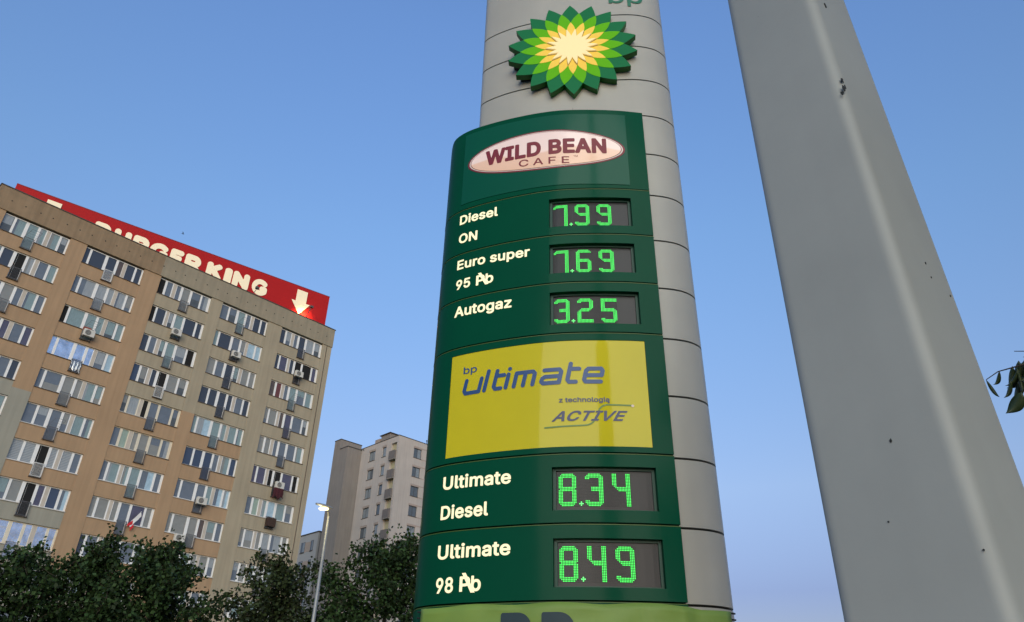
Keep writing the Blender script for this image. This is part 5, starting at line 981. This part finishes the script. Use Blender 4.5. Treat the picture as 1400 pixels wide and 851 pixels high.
# ================================================================== TREES
M_bark = mat('bark', (.06,.045,.032), .9, var=.3, scale=8, bump=.4, bscale=30)
M_leaf = mat('foliage', (.030,.060,.018), .6, spec=.15, island=.6, var=.35, scale=1.2)
M_leaf2 = mat('foliage_warm', (.035,.052,.018), .6, spec=.15, island=.6, var=.3, scale=1.2)
def make_tree(loc, H, W, seed, label, nleaf=15000, m_=None, leaf=.125):
    rn = np.random.default_rng(seed); t = empty('tree', loc, 0, label, 'tree', 'row of leafy street trees in front of the buildings')
    tr = MB(); tr.tube([(0,0,0),(.03,.02,H*.3),(-.03,.04,H*.55),(.02,0,H*.75),(0,0,H*.93)], [.13,.10,.07,.04,.012], 8)
    cl = []
    nb = 40
    for i in range(nb):
        zf = .28 + .70*(i+rn.random())/nb
        z0 = H*zf*.88; a = i*2.399 + rn.normal(0,.3)
        prof = math.sin(math.pi*min(1, (zf-.22)/.86))**.6 * (1.0 if zf < .6 else 1-.55*((zf-.6)/.4)**1.3)
        L = W*.5*prof*rn.uniform(.5,1.3)
        lift = .25+.75*zf
        p0 = np.array([0,0,z0]); p1 = p0 + np.array([math.cos(a)*L, math.sin(a)*L, L*lift*.75+.1]); mid = (p0+p1)/2 + np.array([0,0,-.05*L]) + rn.normal(0,.04,3)
        tr.tube([tuple(p0),tuple(mid),tuple(p1)], [.035*(1.2-zf),.02*(1.2-zf)+.004,.005], 5)
        for q in np.linspace(.3, 1.0, 5):
            c = (p0*(1-q)**2+2*mid*q*(1-q)+p1*q*q); cl.append((c, .16+.22*(1-abs(q-.7))*prof))
            for s in range(2):
                dd = rn.normal(0,1,3); dd /= np.linalg.norm(dd); e_ = c + dd*rn.uniform(.2,.45)*(.5+prof*.5)
                tr.bar(tuple(c), tuple(e_), .006, 4, .003); cl.append((e_, .13))
    top = H
    for q in range(10): cl.append((np.array([rn.normal(0,.10), rn.normal(0,.10), H*(.82+.018*q)]), .13-.006*q))
    tr.build('trunk', M_bark, t)
    cc = np.array([c for c, s in cl]); ss = np.array([s for c, s in cl]); pr = ss**2/np.sum(ss**2)
    idx = rn.choice(len(cl), nleaf, p=pr); P = cc[idx] + rn.normal(0,1,(nleaf,3))*ss[idx][:,None]*.52
    D = rn.normal(0,1,(nleaf,3)); D[:,2] -= .5; D /= np.linalg.norm(D,axis=1)[:,None]
    Q = np.cross(D, rn.normal(0,1,(nleaf,3))); Q /= np.linalg.norm(Q,axis=1)[:,None]
    N = np.cross(D, Q); s = leaf*rn.uniform(.6,1.25,nleaf)[:,None]
    a = P; b = P + D*s*.5 + Q*s*.36 + N*s*.08; c = P + D*s; d = P + D*s*.5 - Q*s*.36 + N*s*.08
    V = np.stack([a,b,c,d],1).reshape(-1,3); F = np.arange(nleaf*4).reshape(-1,4)
    me = bpy.data.meshes.new('crown'); me.vertices.add(len(V)); me.vertices.foreach_set('co', V.ravel())
    tri = np.stack([F[:,0],F[:,1],F[:,2],F[:,0],F[:,2],F[:,3]],1).reshape(-1)
    me.loops.add(len(tri)); me.loops.foreach_set('vertex_index', tri); me.polygons.add(nleaf*2)
    me.polygons.foreach_set('loop_start', np.arange(0,len(tri),3)); me.polygons.foreach_set('loop_total', np.full(nleaf*2,3)); me.update(); me.validate()
    me.materials.append(m_ or M_leaf); o = bpy.data.objects.new('crown', me); C.objects.link(o); o.parent = t
    return t
k = 24/22
make_tree((-11.65*k,18.66*k,0), 5.95, 3.4, 1, 'leftmost leafy tree, its crown below bright foil-covered windows', 13500)
make_tree((-10.31*k,19.44*k,0), 6.75, 2.4, 2, 'narrow dark tree with a pointed crown, second from the left', 11000)
make_tree((-9.02*k,20.07*k,0), 6.75, 3.0, 3, 'dark bushy tree left of the gap showing the beige wall', 15000)
make_tree((-6.25*k,21.1*k,0), 6.6, 3.4, 4, 'tree with loose side twigs just left of the street lamp', 12000, M_leaf2)
make_tree((-3.30*k,21.75*k,0), 7.5, 4.1, 5, 'broad dense tree between the street lamp and the totem', 20000)
make_tree((-.6*k,22.3*k,0), 5.9, 3.4, 6, 'tree mostly hidden behind the price totem', 12000)
make_tree((-13.6*k,17.6*k,0), 5.6, 3.2, 8, 'tree cut off by the left picture edge', 12000)
make_tree((-4.95*k,21.9*k,0), 5.2, 3.0, 9, 'lower tree directly behind the street lamp pole', 8000)

# ---- close branch entering from the right
rt_ = make_tree((3.6,.85,0), 6.2, 3.0, 21, 'tree at the right whose drooping twig with one broad pointed leaf enters the picture edge', 16000, None, .10)
rt_['group'] = ''; del rt_['group']
BRO = Vector((1.890-3.6, 2.393-.85, 2.790)); br = rt_
CX, CY = np.array([.79,-.61]), None
def bp(a, z, d=0): return (BRO.x + a*.79 + d*.61, BRO.y - a*.61 + d*.79, BRO.z + z)      # a = sideways, z = up, d = away
tw = MB()
tw.tube([(0,0,2.6), bp(1.4,.10,.0), bp(.7,.14,.25), bp(.2,.045), bp(-.02,.035), bp(-.09,.03), bp(-.135,.008)], [.04,.022,.014,.006,.003,.002,.0015], 6)
tw.tube([bp(.2,.045), bp(.05,.075), bp(-.02,.095)], [.004,.002,.0015], 5); tw.tube([bp(.05,.055), bp(.0,.065)], [.002,.001], 4)
tw.tube([bp(.2,.0), bp(.0,-.062), bp(-.038,-.066)], [.004,.002,.0015], 5); tw.tube([bp(.2,.045), bp(.2,.0)], [.004,.004], 5)
tw.build('twig', M_bark, br)
M_near = mat('near_leaf', (.03,.05,.016), .45, spec=.4, var=.2, scale=20)
def near_leaf(a, z, ang, L, Wd, curl=.2, d=0, roll=0.):
    mb = MB(); n = 9; dr = (math.cos(R(ang)), math.sin(R(ang))); pr = (-dr[1], dr[0])
    for i in range(n+1):
        t = i/n; w_ = Wd*math.sin(math.pi*min(1, t*1.02)**.8)*(1-.35*t)
        cc_ = (a+dr[0]*L*t, z+dr[1]*L*t - .01*math.sin(t*3))
        for s in (-1, 0, 1):
            dd = d + (abs(s)*curl*w_) + roll*s*w_ + .015*math.sin(t*2.5)
            mb.v.append(bp(cc_[0]+pr[0]*s*w_*.5, cc_[1]+pr[1]*s*w_*.5, dd))
    for i in range(n):
        for j in (0, 1): q = i*3+j; mb.f.append((q, q+1, q+4, q+3))
    o = mb.build('leaf', M_near, br, smooth=True); s = o.modifiers.new('solid','SOLIDIFY'); s.thickness = .0006
near_leaf(-.040,-.065,-138,.095,.056)
near_leaf(-.135,.008,-72,.075,.014,.9); near_leaf(-.085,.032,-128,.055,.017,.9); near_leaf(-.03,.02,-140,.07,.02,.9)
near_leaf(-.06,-.012,-125,.07,.018,.9); near_leaf(-.03,.03,-95,.09,.018,.8); near_leaf(.0,.05,-80,.10,.024,.6); near_leaf(.01,.02,-100,.10,.022,.7); near_leaf(.02,.09,-60,.08,.05,.3); near_leaf(.03,.075,-150,.06,.03,.5); near_leaf(.045,.03,-110,.085,.04,.4); near_leaf(.02,-.01,-75,.08,.03,.5); near_leaf(.05,.10,-120,.07,.045,.3); near_leaf(.01,.055,-60,.07,.02,.8)
rn = random.Random(4)
for i in range(14): near_leaf(-.015+rn.uniform(-.03,.05), .05+rn.uniform(-.06,.03), rn.uniform(-140,-60), rn.uniform(.05,.08), rn.uniform(.018,.035), .6, rn.uniform(0,.05))
for i in range(22): near_leaf(.06+i*.05, .04+i*.012+rn.uniform(-.03,.05), rn.uniform(-150,-30), rn.uniform(.07,.11), rn.uniform(.03,.06), .3, i*.02)

# ---- small bird
bd = empty('bird', (-29.10,52.47,39.26), R(30), 'tiny dark bird in the sky above the red sign', 'bird'); bd.scale = (.55,.55,.55)
mb = MB(); rings = [(-.16,.012),(-.10,.04),(0,.06),(.10,.045),(.16,.03),(.20,.03),(.235,.006)]
for x, r_ in rings:
    for j in range(8): t = 2*math.pi*j/8; mb.v.append((x, r_*math.cos(t), r_*.9*math.sin(t)))
for i in range(len(rings)-1):
    for j in range(8): mb.f.append((i*8+j, i*8+(j+1) % 8, (i+1)*8+(j+1) % 8, (i+1)*8+j))
k_ = len(mb.v)
for s in (-1, 1):
    k_ = len(mb.v); mb.v += [(.09,s*.04,.03),(-.05,s*.04,.03),(-.10,s*.2,.16),(.02,s*.2,.17),(-.14,s*.36,.22)]
    mb.f += [(k_,k_+1,k_+2,k_+3),(k_+3,k_+2,k_+4)]
k_ = len(mb.v); mb.v += [(-.14,.02,0),(-.14,-.02,0),(-.26,-.05,0),(-.26,.05,0)]; mb.f.append((k_,k_+1,k_+2,k_+3))
mb.build('body', M_dark, bd, smooth=True)

# ---- second mast behind the viewpoint, seen only as a dark band reflected in the glossy totem faces
m2 = empty('steel_mast', (.92,-1.5,0), R(12), 'tall dark steel mast behind the viewpoint, seen as a reflected band in the totem', 'mast')
MB().bar((0,0,.1), (0,0,14.5), .15, 20, .12).build('shaft', mat('dark_mast_paint', (.03,.032,.032), .6, var=.1), m2, smooth='sharp')
MB().bar((0,0,.1), (0,0,.16), .26, 20).build('base_plate', M_pole, m2)
